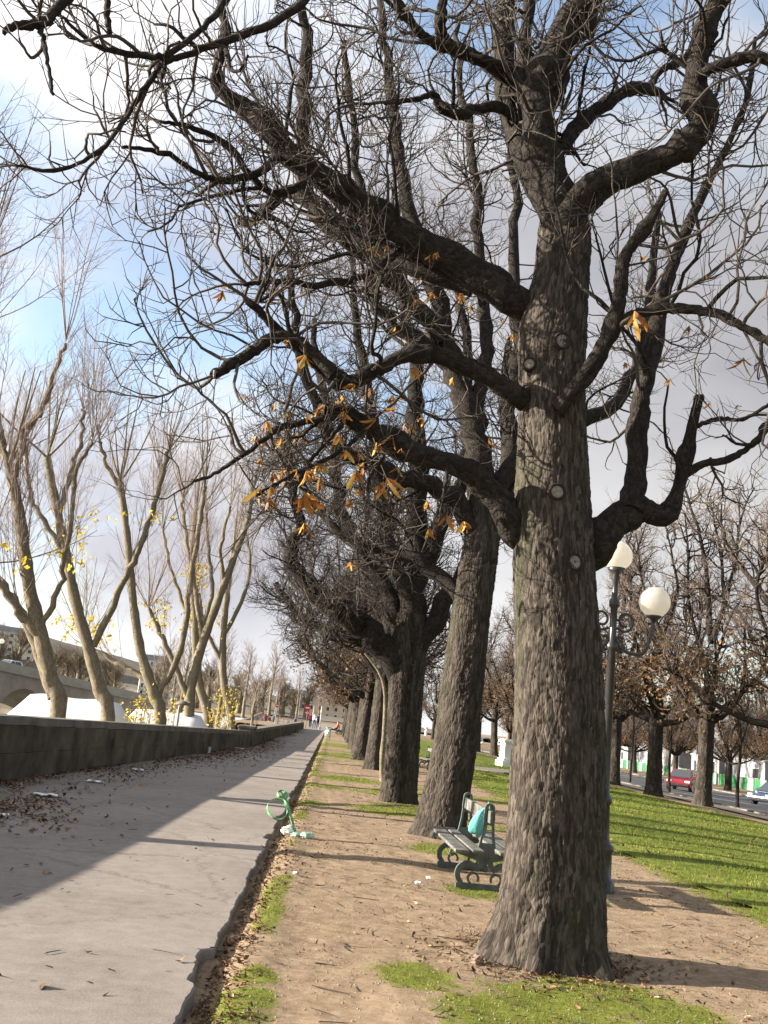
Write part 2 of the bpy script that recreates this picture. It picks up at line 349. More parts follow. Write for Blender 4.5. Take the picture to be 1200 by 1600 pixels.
# moss spots given where the photograph shows them
SPOTS = [(650, 1530, 0.30), (1000, 1578, 0.5), (860, 1585, 0.55), (930, 1560, 0.42), (760, 1590, 0.35), (610, 1268, 0.85), (655, 1272, 0.7), (545, 1218, 1.0), (540, 1182, 2.5), (530, 1165, 3.0),
         (480, 1255, 0.45), (760, 1342, 0.55), (740, 1395, 0.35), (690, 1330, 0.5), (870, 1400, 0.5), (400, 1530, 0.16), (370, 1590, 0.2), (385, 1565, 0.2), (620, 1240, 0.8), (505, 1230, 0.6), (1050, 1590, 0.4)]
SP = [(*on_ground(x, y)[:2], r) for x, y, r in SPOTS]
def moss_at(X, Y):
    s = np.zeros(X.shape)
    for x, y, r in SP: s = np.maximum(s, np.exp(-((X - x) ** 2 + (Y - y) ** 2 * 0.5) / (r * r)))
    s = np.maximum(s, 0.75 * np.exp(-((X + 0.33) / 0.14) ** 2) * np.clip((fbm(X * 0.9, Y * 0.9, 5) - 0.42) * 5, 0, 1))
    s = np.maximum(s, 0.8 * np.clip((X - 4.1) / 0.7, 0, 1))
    s = np.maximum(s, 0.55 * np.clip((fbm(X * 0.7, Y * 0.45, 9) - 0.55) * 6, 0, 1) * np.clip((Y - 10) / 8, 0, 1))
    return s * (0.65 + 0.7 * fbm(X * 4, Y * 4, 3))
def soil_z(X, Y):
    z = (fbm(X * 1.3, Y * 1.3, 1) - 0.5) * 0.05 + (fbm(X * 9, Y * 9, 2) - 0.5) * 0.018
    z = z - 0.035 * np.exp(-((X - EDGE_X - 0.06) / 0.10) ** 2) + 0.015 * np.exp(-((X + 0.3) / 0.15) ** 2)
    z = np.maximum(z + 0.012, -0.06) - 0.03 * np.exp(-((X - EDGE_X) / 0.22) ** 2)
    return np.where(X < EDGE_X - 0.02, -0.05, z) + zg(X)
sheet('bare_earth', np.concatenate([np.arange(-0.8, 2.4, 0.04), np.arange(2.4, 5.2, 0.08)]), np.concatenate([np.arange(3.2, 9, 0.04), np.geomspace(9, 110, 280)]),
      soil_z, M['ground'], kind='structure', fattr={'moss': moss_at})

# asphalt path with a broken edge that stands a little above the earth
ys = np.concatenate([np.arange(2.5, 24, 0.06), np.geomspace(24, 200, 220)])
ex = EDGE_X + (fbm(ys * 1.1, ys * 0 + 3, 21) - 0.5) * 0.02 + (np.floor(vnoise(ys * 2.5, ys * 0, 22) * 4) / 4 - 0.5) * 0.035 + (fbm(ys * 14, ys * 0, 24) - 0.5) * 0.03 + np.where(vnoise(ys * 0.9, ys * 0, 23) > 0.86, -0.05, 0)
ex = np.where(ys > 100, ex + np.clip((ys - 100) * 0.15, 0, 6), ex)
us = np.array([0, 0.25, 0.5, 0.75, 0.92, 1.0])
rows = []
for y, e in zip(ys, ex):
    a = float(wall_x(y)) - 0.1
    rows.append([(a + (e - a) * u, y, 0.034 + 0.004 * math.sin(y * 0.7 + u * 4) - 0.02 * (1 - u)) for u in us] + [(e + 0.012, y, 0.024), (e + 0.016, y, -0.09)])
rows = np.array(rows); ny, nx = rows.shape[:2]; i = (np.arange(ny - 1)[:, None] * nx + np.arange(nx - 1)[None]).ravel()
link('path', np_mesh('path', rows, np.stack([i, i + 1, i + nx + 1, i + nx], 1), None, [M['asphalt']], False), kind='structure')

# lawn, far strip of sand, kerb, road, far pavement on the right
def lawn_l(Y): return 4.75 + 0.35 * (fbm(Y * 0.5, Y * 0, 31) - 0.5) + 0.2 * (fbm(Y * 3, Y * 0, 32) - 0.5)
LAWN_R = 14.6
us = np.linspace(0, 1, 14); ys = np.concatenate([np.arange(5, 20, 0.15), np.geomspace(20, 150, 160)])
rows = np.array([[(lawn_l(np.array([y]))[0] * (1 - u) + (LAWN_R + 0.3 * math.sin(y * 0.4)) * u, y, 0) for u in us] for y in ys])
rows[..., 2] = zg(rows[..., 0]) + 0.035 + 0.02 * (fbm(rows[..., 0] * 0.8, rows[..., 1] * 0.8, 33) - 0.5)
ny, nx = rows.shape[:2]; i = (np.arange(ny - 1)[:, None] * nx + np.arange(nx - 1)[None]).ravel()
link('lawn', np_mesh('lawn', rows, np.stack([i, i + 1, i + nx + 1, i + nx], 1), None, [M['lawn']], True), kind='structure')
yl = np.array([10, 30, 60, 100, 160, 260.])
sheet('road', np.array([19.2, 22, 25, 28, 30.0, 33.5]), yl, lambda X, Y: zg(X) - 0.012, M['road'], kind='structure')
k = MB(); 
for a in (19.05, 33.6):
    k.prism([(a - 0.15, float(zg(a)) - 0.2), (a + 0.05, float(zg(a)) - 0.2), (a + 0.05, float(zg(a)) + 0.09), (a - 0.15, float(zg(a)) + 0.09)], 1, 12, 250)
k.build('kerb', M['coping'], kind='structure')
sheet('pavement', np.array([16.9, 17.8, 18.85]), yl, lambda X, Y: zg(X) + 0.03, M['pavement'], kind='structure')

# lower quay, river, far bank, hill
sheet('quay', np.array([-27, -16, -9, -2.0]), np.array([-25, 40, 90, 122.]), lambda X, Y: X * 0 - 3.9, M['quay'], kind='structure')
sheet('river', np.array([-700, -200, -80, -26.9]), np.array([-60, 60, 150, 232.]), lambda X, Y: X * 0 - 5.8, M['water'], kind='structure')
sheet('ground', np.array([-900, -300, -120, -69.0]), np.array([228, 300, 450, 1200.]), lambda X, Y: X * 0 - 0.65, M['quay'], kind='structure')
sheet('hills', np.linspace(-420, 60, 60), np.linspace(300, 640, 30),
      lambda X, Y: -2 + 30 * np.exp(-((X + 190) / 95) ** 2 - ((Y - 470) / 90) ** 2) + 8 * np.exp(-((X + 60) / 80) ** 2 - ((Y - 480) / 80) ** 2) + 3 * fbm(X * 0.03, Y * 0.03, 8),
      pmat('wooded_slope', [(0.09, 0.08, 0.06), (0.15, 0.13, 0.10)], 0.2, 0.95), kind='structure')
# the ramp that drops from the street down to the quay behind the wall
sheet('ramp', np.array([-11.6, -8, -5.5, -3.6]), np.array([60, 75, 95, 120, 150, 176, 189.]), lambda X, Y: np.clip(-3.6 * (172 - Y) / 112, -3.85, 0) + 0.01, M['asphalt'], kind='structure')

# the river wall: two courses of stones under a coping, each stone a piece
def stone_mesh(L, T, H, seed, b=0.006):
    rs = random.Random(seed); mb = MB(); mb.box((0, 0, 0), (L, T, H))
    me = bpy.data.meshes.new('stone'); me.from_pydata(mb.v, [], mb.f); bm = bmesh.new(); bm.from_mesh(me)
    bmesh.ops.bevel(bm, geom=list(bm.edges), offset=b, segments=1, affect='EDGES')
    for v in bm.verts: v.co += Vector([rs.uniform(-1, 1) * 0.004 for _ in range(3)])
    bmesh.ops.recalc_face_normals(bm, faces=bm.faces); bm.to_mesh(me); bm.free(); return me
def river_wall(y0, y1, step, courses, label):
    ang = math.atan2(float(wall_x(y1) - wall_x(y0)), y1 - y0)
    root = empty('stone_wall', (float(wall_x(y0)), y0, 0), label=label, cat='wall')
    core = MB(); n = 12
    vs = []
    for q in range(n + 1):
        y = y0 + (y1 - y0) * q / n; x = float(wall_x(y)); h = float(wall_h(y))
        o = Vector((float(wall_x(y0)), y0, 0))
        for dx, z in ((-0.02, -0.1), (-0.02, h - 0.1), (-0.43, h - 0.1), (-0.50, -3.95)): vs.append(Vector((x + dx, y, z)) - o)
    core.add(vs, [(q * 4 + a, q * 4 + (a + 1) % 4, q * 4 + 4 + (a + 1) % 4, q * 4 + 4 + a) for q in range(n) for a in range(4)] + [(0, 1, 2, 3), tuple(n * 4 + a for a in (3, 2, 1, 0))])
    core.build('core', M['mortar'], root)
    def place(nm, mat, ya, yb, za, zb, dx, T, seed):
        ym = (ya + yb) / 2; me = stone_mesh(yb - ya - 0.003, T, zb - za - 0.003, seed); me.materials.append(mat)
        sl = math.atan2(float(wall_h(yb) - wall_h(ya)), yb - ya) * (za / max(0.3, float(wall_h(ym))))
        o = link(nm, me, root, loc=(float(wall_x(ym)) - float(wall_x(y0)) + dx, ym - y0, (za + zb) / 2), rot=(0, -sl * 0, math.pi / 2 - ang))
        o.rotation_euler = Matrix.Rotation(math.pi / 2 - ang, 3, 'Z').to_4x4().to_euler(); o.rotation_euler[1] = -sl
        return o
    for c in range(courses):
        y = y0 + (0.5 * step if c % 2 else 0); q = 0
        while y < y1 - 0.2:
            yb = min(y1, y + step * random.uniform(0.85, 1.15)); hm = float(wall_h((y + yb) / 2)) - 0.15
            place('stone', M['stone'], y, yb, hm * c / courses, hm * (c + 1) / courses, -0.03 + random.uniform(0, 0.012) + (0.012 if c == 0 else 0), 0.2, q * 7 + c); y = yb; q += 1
    y = y0; q = 0
    while y < y1 - 0.2:
        yb = min(y1, y + step * 1.25); h = float(wall_h((y + yb) / 2))
        place('coping_stone', M['coping'], y, yb, h - 0.15, h, -0.22, 0.56, q + 300); y = yb; q += 1
    return root
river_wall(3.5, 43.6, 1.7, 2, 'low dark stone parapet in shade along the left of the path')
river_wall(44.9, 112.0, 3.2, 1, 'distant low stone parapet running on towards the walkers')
p = empty('wall_pier', (float(wall_x(44.2)) - 0.2, 44.25, 0), label='short stone pier where the two lengths of parapet meet', cat='pier')
MB().box((0, 0, 0.36), (0.66, 1.24, 0.76)).build('shaft', M['stone'], p, bevel=0.02)
MB().box((0, 0, 0.80), (0.74, 1.34, 0.12)).build('cap', M['coping'], p, bevel=0.02)
# ---------------------------------------------------------------- trees: branching tubes
def tubes(branches, stretch=0.7):
    """branches: list of (points n x 3, radii n, sides). One vertex array, quads and the bark vector for all"""
    groups = {}
    for p, r, s in branches: groups.setdefault((len(p), s), []).append((p, r))
    VV, QQ, AA = [], [], []; off = 0
    for (n, s), L in groups.items():
        P = np.array([b[0] for b in L], float); R = np.array([b[1] for b in L], float); B = len(L)
        T = np.empty_like(P); T[:, 1:-1] = P[:, 2:] - P[:, :-2]; T[:, 0] = P[:, 1] - P[:, 0]; T[:, -1] = P[:, -1] - P[:, -2]
        T /= np.maximum(np.linalg.norm(T, axis=2, keepdims=True), 1e-9)
        ref = np.where(np.abs(T[:, 0, 2:3]) < 0.9, np.array([[0, 0, 1.0]]), np.array([[1.0, 0, 0]]))
        N = np.cross(T[:, 0], ref); N /= np.linalg.norm(N, axis=1, keepdims=True)
        NN = np.empty_like(P)
        for i in range(n):
            N = N - T[:, i] * np.sum(N * T[:, i], 1, keepdims=True); N /= np.maximum(np.linalg.norm(N, axis=1, keepdims=True), 1e-9); NN[:, i] = N
        BB = np.cross(T, NN)
        a = np.arange(s) * 2 * math.pi / s; ca, sa = np.cos(a), np.sin(a)
        lnn = np.concatenate([np.zeros((B, 1)), np.cumsum(np.linalg.norm(np.diff(P, axis=1), axis=2), 1)], 1)[:, :, None]; RV_ = np.repeat(R[:, :, None], s, 2); ph = (np.arange(B) * 2.1)[:, None, None]
        if s >= 9: RV_ = RV_ * (1 + 0.07 * np.sin(2 * a + 6.3 * lnn + ph) + 0.06 * np.sin(3 * a - 10.7 * lnn + ph) + 0.05 * np.sin(a + 17 * lnn) + 0.07 * (fbm(a * 2.2 + ph, lnn * 14 + ph, 17, 3) - 0.5) * 2)
        V = P[:, :, None] + (NN[:, :, None] * ca[None, None, :, None] + BB[:, :, None] * sa[None, None, :, None]) * RV_[..., None]
        ln = np.concatenate([np.zeros((B, 1)), np.cumsum(np.linalg.norm(np.diff(P, axis=1), axis=2), 1)], 1)
        A = np.empty((B, n, s, 3)); A[..., 0] = ca * R[:, :1, None]; A[..., 1] = sa * R[:, :1, None]
        A[..., 2] = (ln * stretch)[:, :, None]; A += (np.arange(B) * 1.37 % 50)[:, None, None, None]
        k = np.arange(s); ring = np.arange(n - 1)[:, None] * s
        q = np.stack([ring + k, ring + (k + 1) % s, ring + s + (k + 1) % s, ring + s + k], -1).reshape(-1, 4)
        QQ.append((q[None] + off + (np.arange(B) * n * s)[:, None, None]).reshape(-1, 4)); VV.append(V.reshape(-1, 3)); AA.append(A.reshape(-1, 3)); off += B * n * s
    return np.concatenate(VV), np.concatenate(QQ), np.concatenate(AA)

def nrm(v): return v / max(1e-9, math.sqrt(v[0] * v[0] + v[1] * v[1] + v[2] * v[2]))
def spline(pts, n):
    P = np.array(pts, float); m = len(P)
    t = np.linspace(0, m - 1, n); i = np.clip(t.astype(int), 0, m - 2); f = (t - i)[:, None]
    g = lambda k: P[np.clip(k, 0, m - 1)]
    p0, p1, p2, p3 = g(i - 1), g(i), g(i + 1), g(i + 2)
    return 0.5 * (2 * p1 + (p2 - p0) * f + (2 * p0 - 5 * p1 + 4 * p2 - p3) * f ** 2 + (3 * p1 - p0 - 3 * p2 + p3) * f ** 3)
def sides_of(r): return 22 if r > 0.11 else 14 if r > 0.05 else 9 if r > 0.025 else 5 if r > 0.010 else 3

class Grower:
    """levels of ever finer branches off given limbs"""
    def __init__(s, seed, levels, env=None):
        s.rs = np.random.default_rng(seed); s.limbs = []; s.twigs = []; s.tips = []; s.lv = levels; s.env = env
    def limb(s, pts, rad, sides=None, wob=0.0, kids=True, lvl=0, dens=1.0, span=(0.25, 1.0), lens=1.0):
        P = np.array(pts, float)
        if wob:
            P[1:] += s.rs.normal(0, wob, P[1:].shape) * np.minimum(1, np.arange(1, len(P)) / 4)[:, None]
        R = np.array(rad, float)
        e = P[-1] + nrm(P[-1] - P[-2]) * R[-1] * 0.25
        s.limbs.append((np.vstack([P, [e]]), np.append(R, R[-1] * 0.05), sides or sides_of(R[0])))
        if kids: s.spawn(P, R, lvl, dens, span, lens)
    def spawn(s, P, R, lvl, dens=1.0, span=(0.25, 1.0), lens=1.0):
        if lvl >= len(s.lv): return
        o = s.lv[lvl]; L = float(np.sum(np.linalg.norm(np.diff(P, axis=0), axis=1)))
        n = s.rs.poisson(L * o['per_m'] * dens * (span[1] - span[0])) + (1 if o.get('tip') else 0)
        az = s.rs.uniform(0, 6.28)
        for k in range(n):
            t = s.rs.uniform(*span) if not (o.get('tip') and k == 0) else 0.98
            x = t * (len(P) - 1); i = min(int(x), len(P) - 2); f = x - i
            p = P[i] * (1 - f) + P[i + 1] * f; d = nrm(P[i + 1] - P[i]); r = R[i] * (1 - f) + R[i + 1] * f
            az += 2.4 + s.rs.normal(0, 0.5)
            a = nrm(np.cross(d, (0.3, 0.2, 1.0) if abs(d[2]) < 0.95 else (1, 0, 0))); b = np.cross(d, a)
            side = a * math.cos(az) + b * math.sin(az)
            th = math.radians(s.rs.uniform(*o['ang'])) * (0.35 if o.get('tip') and k == 0 else 1)
            dd = nrm(d * math.cos(th) + side * math.sin(th) + np.array([0, 0, o.get('up0', 0.0)]))
            ln = s.rs.uniform(*o['len']) * (1.15 - 0.45 * t) * lens
            rr = min(r * 0.8, s.rs.uniform(*o['rad']))
            s.grow(p, dd, ln, rr, lvl, dens)
    def grow(s, p, d, L, r, lvl, dens):
        o = s.lv[lvl]; n = o['n']; st = L / (n - 1); P = [np.array(p, float)]; wand = o['wander']; up = o['up']
        W = s.rs.normal(0, wand, (n, 3))
        for i in range(1, n):
            d = nrm(d + W[i] + np.array([0, 0, up * (i / n)])); q = P[-1] + d * st
            if s.env is not None and not s.env(q):
                if i < 2: return
                d = nrm(d * 0.2 + np.array([0, 0, 0.8]) + W[i]); q = P[-1] + d * st * 0.35
            P.append(q)
        P = np.array(P); R = r * (1 - (1 - o.get('end', 0.4)) * np.linspace(0, 1, n) ** 1.1)
        last = lvl == len(s.lv) - 1
        if last: R[-1] *= 0.55; s.tips.append((P[-1], d))
        (s.limbs if r > 0.018 else s.twigs).append((P, R, sides_of(r)))
        s.spawn(P, R, lvl + 1, dens)

def leaf_cloud(name, pts, size, mat, rs, drop=0.05, jitter=0.05):
    """many small two-triangle leaves joined into one mesh"""
    n = len(pts); P = np.array(pts) + rs.normal(0, jitter, (n, 3)) - np.array([0, 0, drop])
    a = rs.normal(size=(n, 3)); a[:, 2] -= 0.7; a /= np.linalg.norm(a, axis=1, keepdims=True); b = np.cross(a, rs.normal(size=(n, 3))); b /= np.linalg.norm(b, axis=1, keepdims=True)
    c = np.cross(a, b); s = size * rs.uniform(0.6, 1.3, (n, 1))
    V = np.stack([P, P + a * s * 0.5 + b * s * 0.3 + c * s * 0.1, P + a * s, P + a * s * 0.5 - b * s * 0.3 + c * s * 0.1], 1).reshape(-1, 3)
    i = np.arange(n)[:, None] * 4
    return np_mesh(name, V, None, np.concatenate([i + [0, 1, 2], i + [0, 2, 3]]), [mat], False, fattr={'rnd': np.repeat(rs.uniform(0, 1, n), 4)})

# ---- trunk with real bark plates
def cells(u, v, nu, seed):
    """F1, F2 and a cell number of a jittered grid that wraps every nu cells in u"""
    iu = np.floor(u).astype(int); iv = np.floor(v).astype(int)
    f1 = np.full(u.shape, 9.0); f2 = np.full(u.shape, 9.0); idn = np.zeros(u.shape); dv = np.zeros(u.shape)
    for a in (-1, 0, 1):
        for b in (-1, 0, 1):
            cu = iu + a; cv = iv + b; w = cu % nu
            x = cu + 0.1 + 0.8 * _h(w, cv, seed); y = cv + 0.1 + 0.8 * _h(w, cv, seed + 5)
            d = np.hypot(u - x, v - y); r = _h(w, cv, seed + 9)
            near = d < f1; f2 = np.where(near, f1, np.minimum(f2, d)); idn = np.where(near, r, idn); dv = np.where(near, v - y, dv); f1 = np.where(near, d, f1)
    return f1, f2, idn, dv
def trunk_mesh(name, pts, rad, nrings, sides, mat, seed=1, amp=0.012, cell=(0.055, 0.10), flare=0.0, flutes=5, double=0.0):
    C = spline(pts, nrings); Rr = np.interp(np.linspace(0, 1, nrings), np.linspace(0, 1, len(rad)), rad)
    T = np.gradient(C, axis=0); T /= np.linalg.norm(T, axis=1, keepdims=True)
    X = np.array([1.0, 0, 0]) - T * T[:, :1]; X /= np.linalg.norm(X, axis=1, keepdims=True); Yv = np.cross(T, X)
    th = np.linspace(0, 2 * math.pi, sides, endpoint=False); ln = np.concatenate([[0], np.cumsum(np.linalg.norm(np.diff(C, axis=0), axis=1))])
    TH, LN = np.meshgrid(th, ln); R0 = Rr[:, None] * np.ones_like(TH)
    rs = np.random.default_rng(seed); ph = rs.uniform(0, 6.28, 6)
    lump = 0.035 * np.sin(2 * TH + ph[0] + LN * 0.5) + 0.03 * np.sin(3 * TH + ph[1] - LN * 0.8) + 0.016 * np.sin(5 * TH + ph[2] + LN * 1.4)
    z0 = np.exp(-LN / 0.28)
    lump = lump + flare * z0 * (0.55 + 0.6 * np.maximum(0, np.sin(flutes * TH + ph[3])) ** 1.5 + 0.25 * np.sin(3 * TH + ph[4]))
    if double: lump = lump - double * np.exp(-((np.mod(TH - 4.9 + math.pi, 2 * math.pi) - math.pi) / 0.22) ** 2)
    big = (fbm(np.cos(TH) * 2 + 9, np.sin(TH) * 2 + LN * 1.5, seed) - 0.5) * 0.10
    Rb = R0 * (1 + lump + big)
    circ = 2 * math.pi * float(np.mean(Rr)); nu = max(6, int(circ / cell[0])); wob = (fbm(TH * 2.5, LN * 3, seed + 3) - 0.5); w2 = fbm(TH * 14, LN * 16, seed + 6, 3) - 0.5
    u = TH / (2 * math.pi) * nu + wob * 1.6 + w2 * 0.9 + LN * 0.5; v = LN / cell[1] + wob * 1.2 + w2 * 0.9 + 0.35 * np.sin(TH * 7)
    f1, f2, idn, dv = cells(u, v, nu, seed)
    e = np.clip((f2 - f1) / 0.22, 0, 1) ** 0.7
    rough = fbm(TH * 30, LN * 40, seed + 4, 3) - 0.5
    Rb = Rb + amp * (e * (0.35 + 0.8 * idn) - 0.8 * dv * e + 0.9 * rough - 0.5)
    V = C[:, None] + (X[:, None] * np.cos(TH)[..., None] + Yv[:, None] * np.sin(TH)[..., None]) * Rb[..., None]
    ring = np.arange(nrings - 1)[:, None] * sides; k = np.arange(sides)
    Q = np.stack([ring + k, ring + (k + 1) % sides, ring + sides + (k + 1) % sides, ring + sides + k], -1).reshape(-1, 4)
    A = np.stack([np.cos(TH) * R0, np.sin(TH) * R0, LN * 0.22], -1)
    return np_mesh(name, V.reshape(-1, 3), Q, None, [mat], True, attr=A.reshape(-1, 3))

# ---- levels
CH = [dict(per_m=5.2, ang=(35, 78), len=(0.6, 1.8), rad=(0.010, 0.021), n=10, wander=0.25, up=0.17, end=0.45),
      dict(per_m=6.2, ang=(30, 70), len=(0.3, 0.8), rad=(0.006, 0.010), n=6, wander=0.30, up=0.25, end=0.5, tip=True),
      dict(per_m=7.6, ang=(25, 65), len=(0.10, 0.36), rad=(0.0036, 0.0055), n=3, wander=0.22, up=0.35, end=0.7, tip=True)]
def lv(base, **mul):
    out = []
    for o in base:
        o = dict(o)
        for k, v in mul.items():
            if k in ('len', 'rad', 'ang'): o[k] = (o[k][0] * v, o[k][1] * v)
            else: o[k] = o[k] * v
        out.append(o)
    return out

def finish(root, g, limb_mat, twig_mat, limb_name='limb', origin=np.zeros(3), split=0):
    """limbs into one mesh each for the thick ones, the rest one crown mesh, twigs one mesh"""
    thick = [b for b in g.limbs if split and b[1][0] >= split]; rest = [b for b in g.limbs if not (split and b[1][0] >= split)]
    for b in thick:
        V, Q, A = tubes([b]); link(limb_name, np_mesh(limb_name, V - origin, Q, None, [limb_mat], True, attr=A), root)
    if rest:
        V, Q, A = tubes(rest); link('branches', np_mesh('branches', V - origin, Q, None, [limb_mat], True, attr=A), root, kind='stuff')
    if g.twigs:
        V, Q, A = tubes(g.twigs); link('twigs', np_mesh('twigs', V - origin, Q, None, [twig_mat], True), root, kind='stuff')

# ================================================================ the near chestnut
BASE = on_ground(852, 1503); Y0 = BASE[1]
def px(pts, dy0=0.0, dy1=0.0, Y=Y0):
    n = len(pts); return [at(x, y, Y + dy0 + (dy1 - dy0) * k / max(1, n - 1)) for k, (x, y) in enumerate(pts)]
PPM = FPX / Y0 / 1.0                                   # pixels per metre there
def rr(ws, Y=Y0): return [w / 2 / (FPX / Y) for w in ws]
main = empty('chestnut_tree', BASE, label='big nearest chestnut with scaly bark, sawn knots and a few orange leaves', cat='tree')
tp = px([(852, 1530), (856, 1480), (863, 1400), (866, 1300), (868, 1200), (870, 1100), (870, 1000), (866, 900), (864, 800), (865, 700), (864, 600), (866, 520), (878, 430), (882, 360), (876, 310), (872, 285)])
tr = rr([160, 152, 150, 144, 139, 134, 130, 124, 118, 108, 102, 108, 90, 86, 60, 4])
link('trunk', trunk_mesh('trunk', np.array(tp) - BASE, tr, 560, 216, M['bark_main'], seed=4, amp=0.0115, cell=(0.028, 0.15), flare=0.60, flutes=6), main)
def cut_env(xl, xr, yl, yr, zl, zh): return lambda q: xl < q[0] < xr and yl < q[1] < yr and zl < q[2] < zh
g = Grower(11, CH, cut_env(-2.6, 6.5, Y0 - 3.9, Y0 + 3.4, 2.2, 12.5))
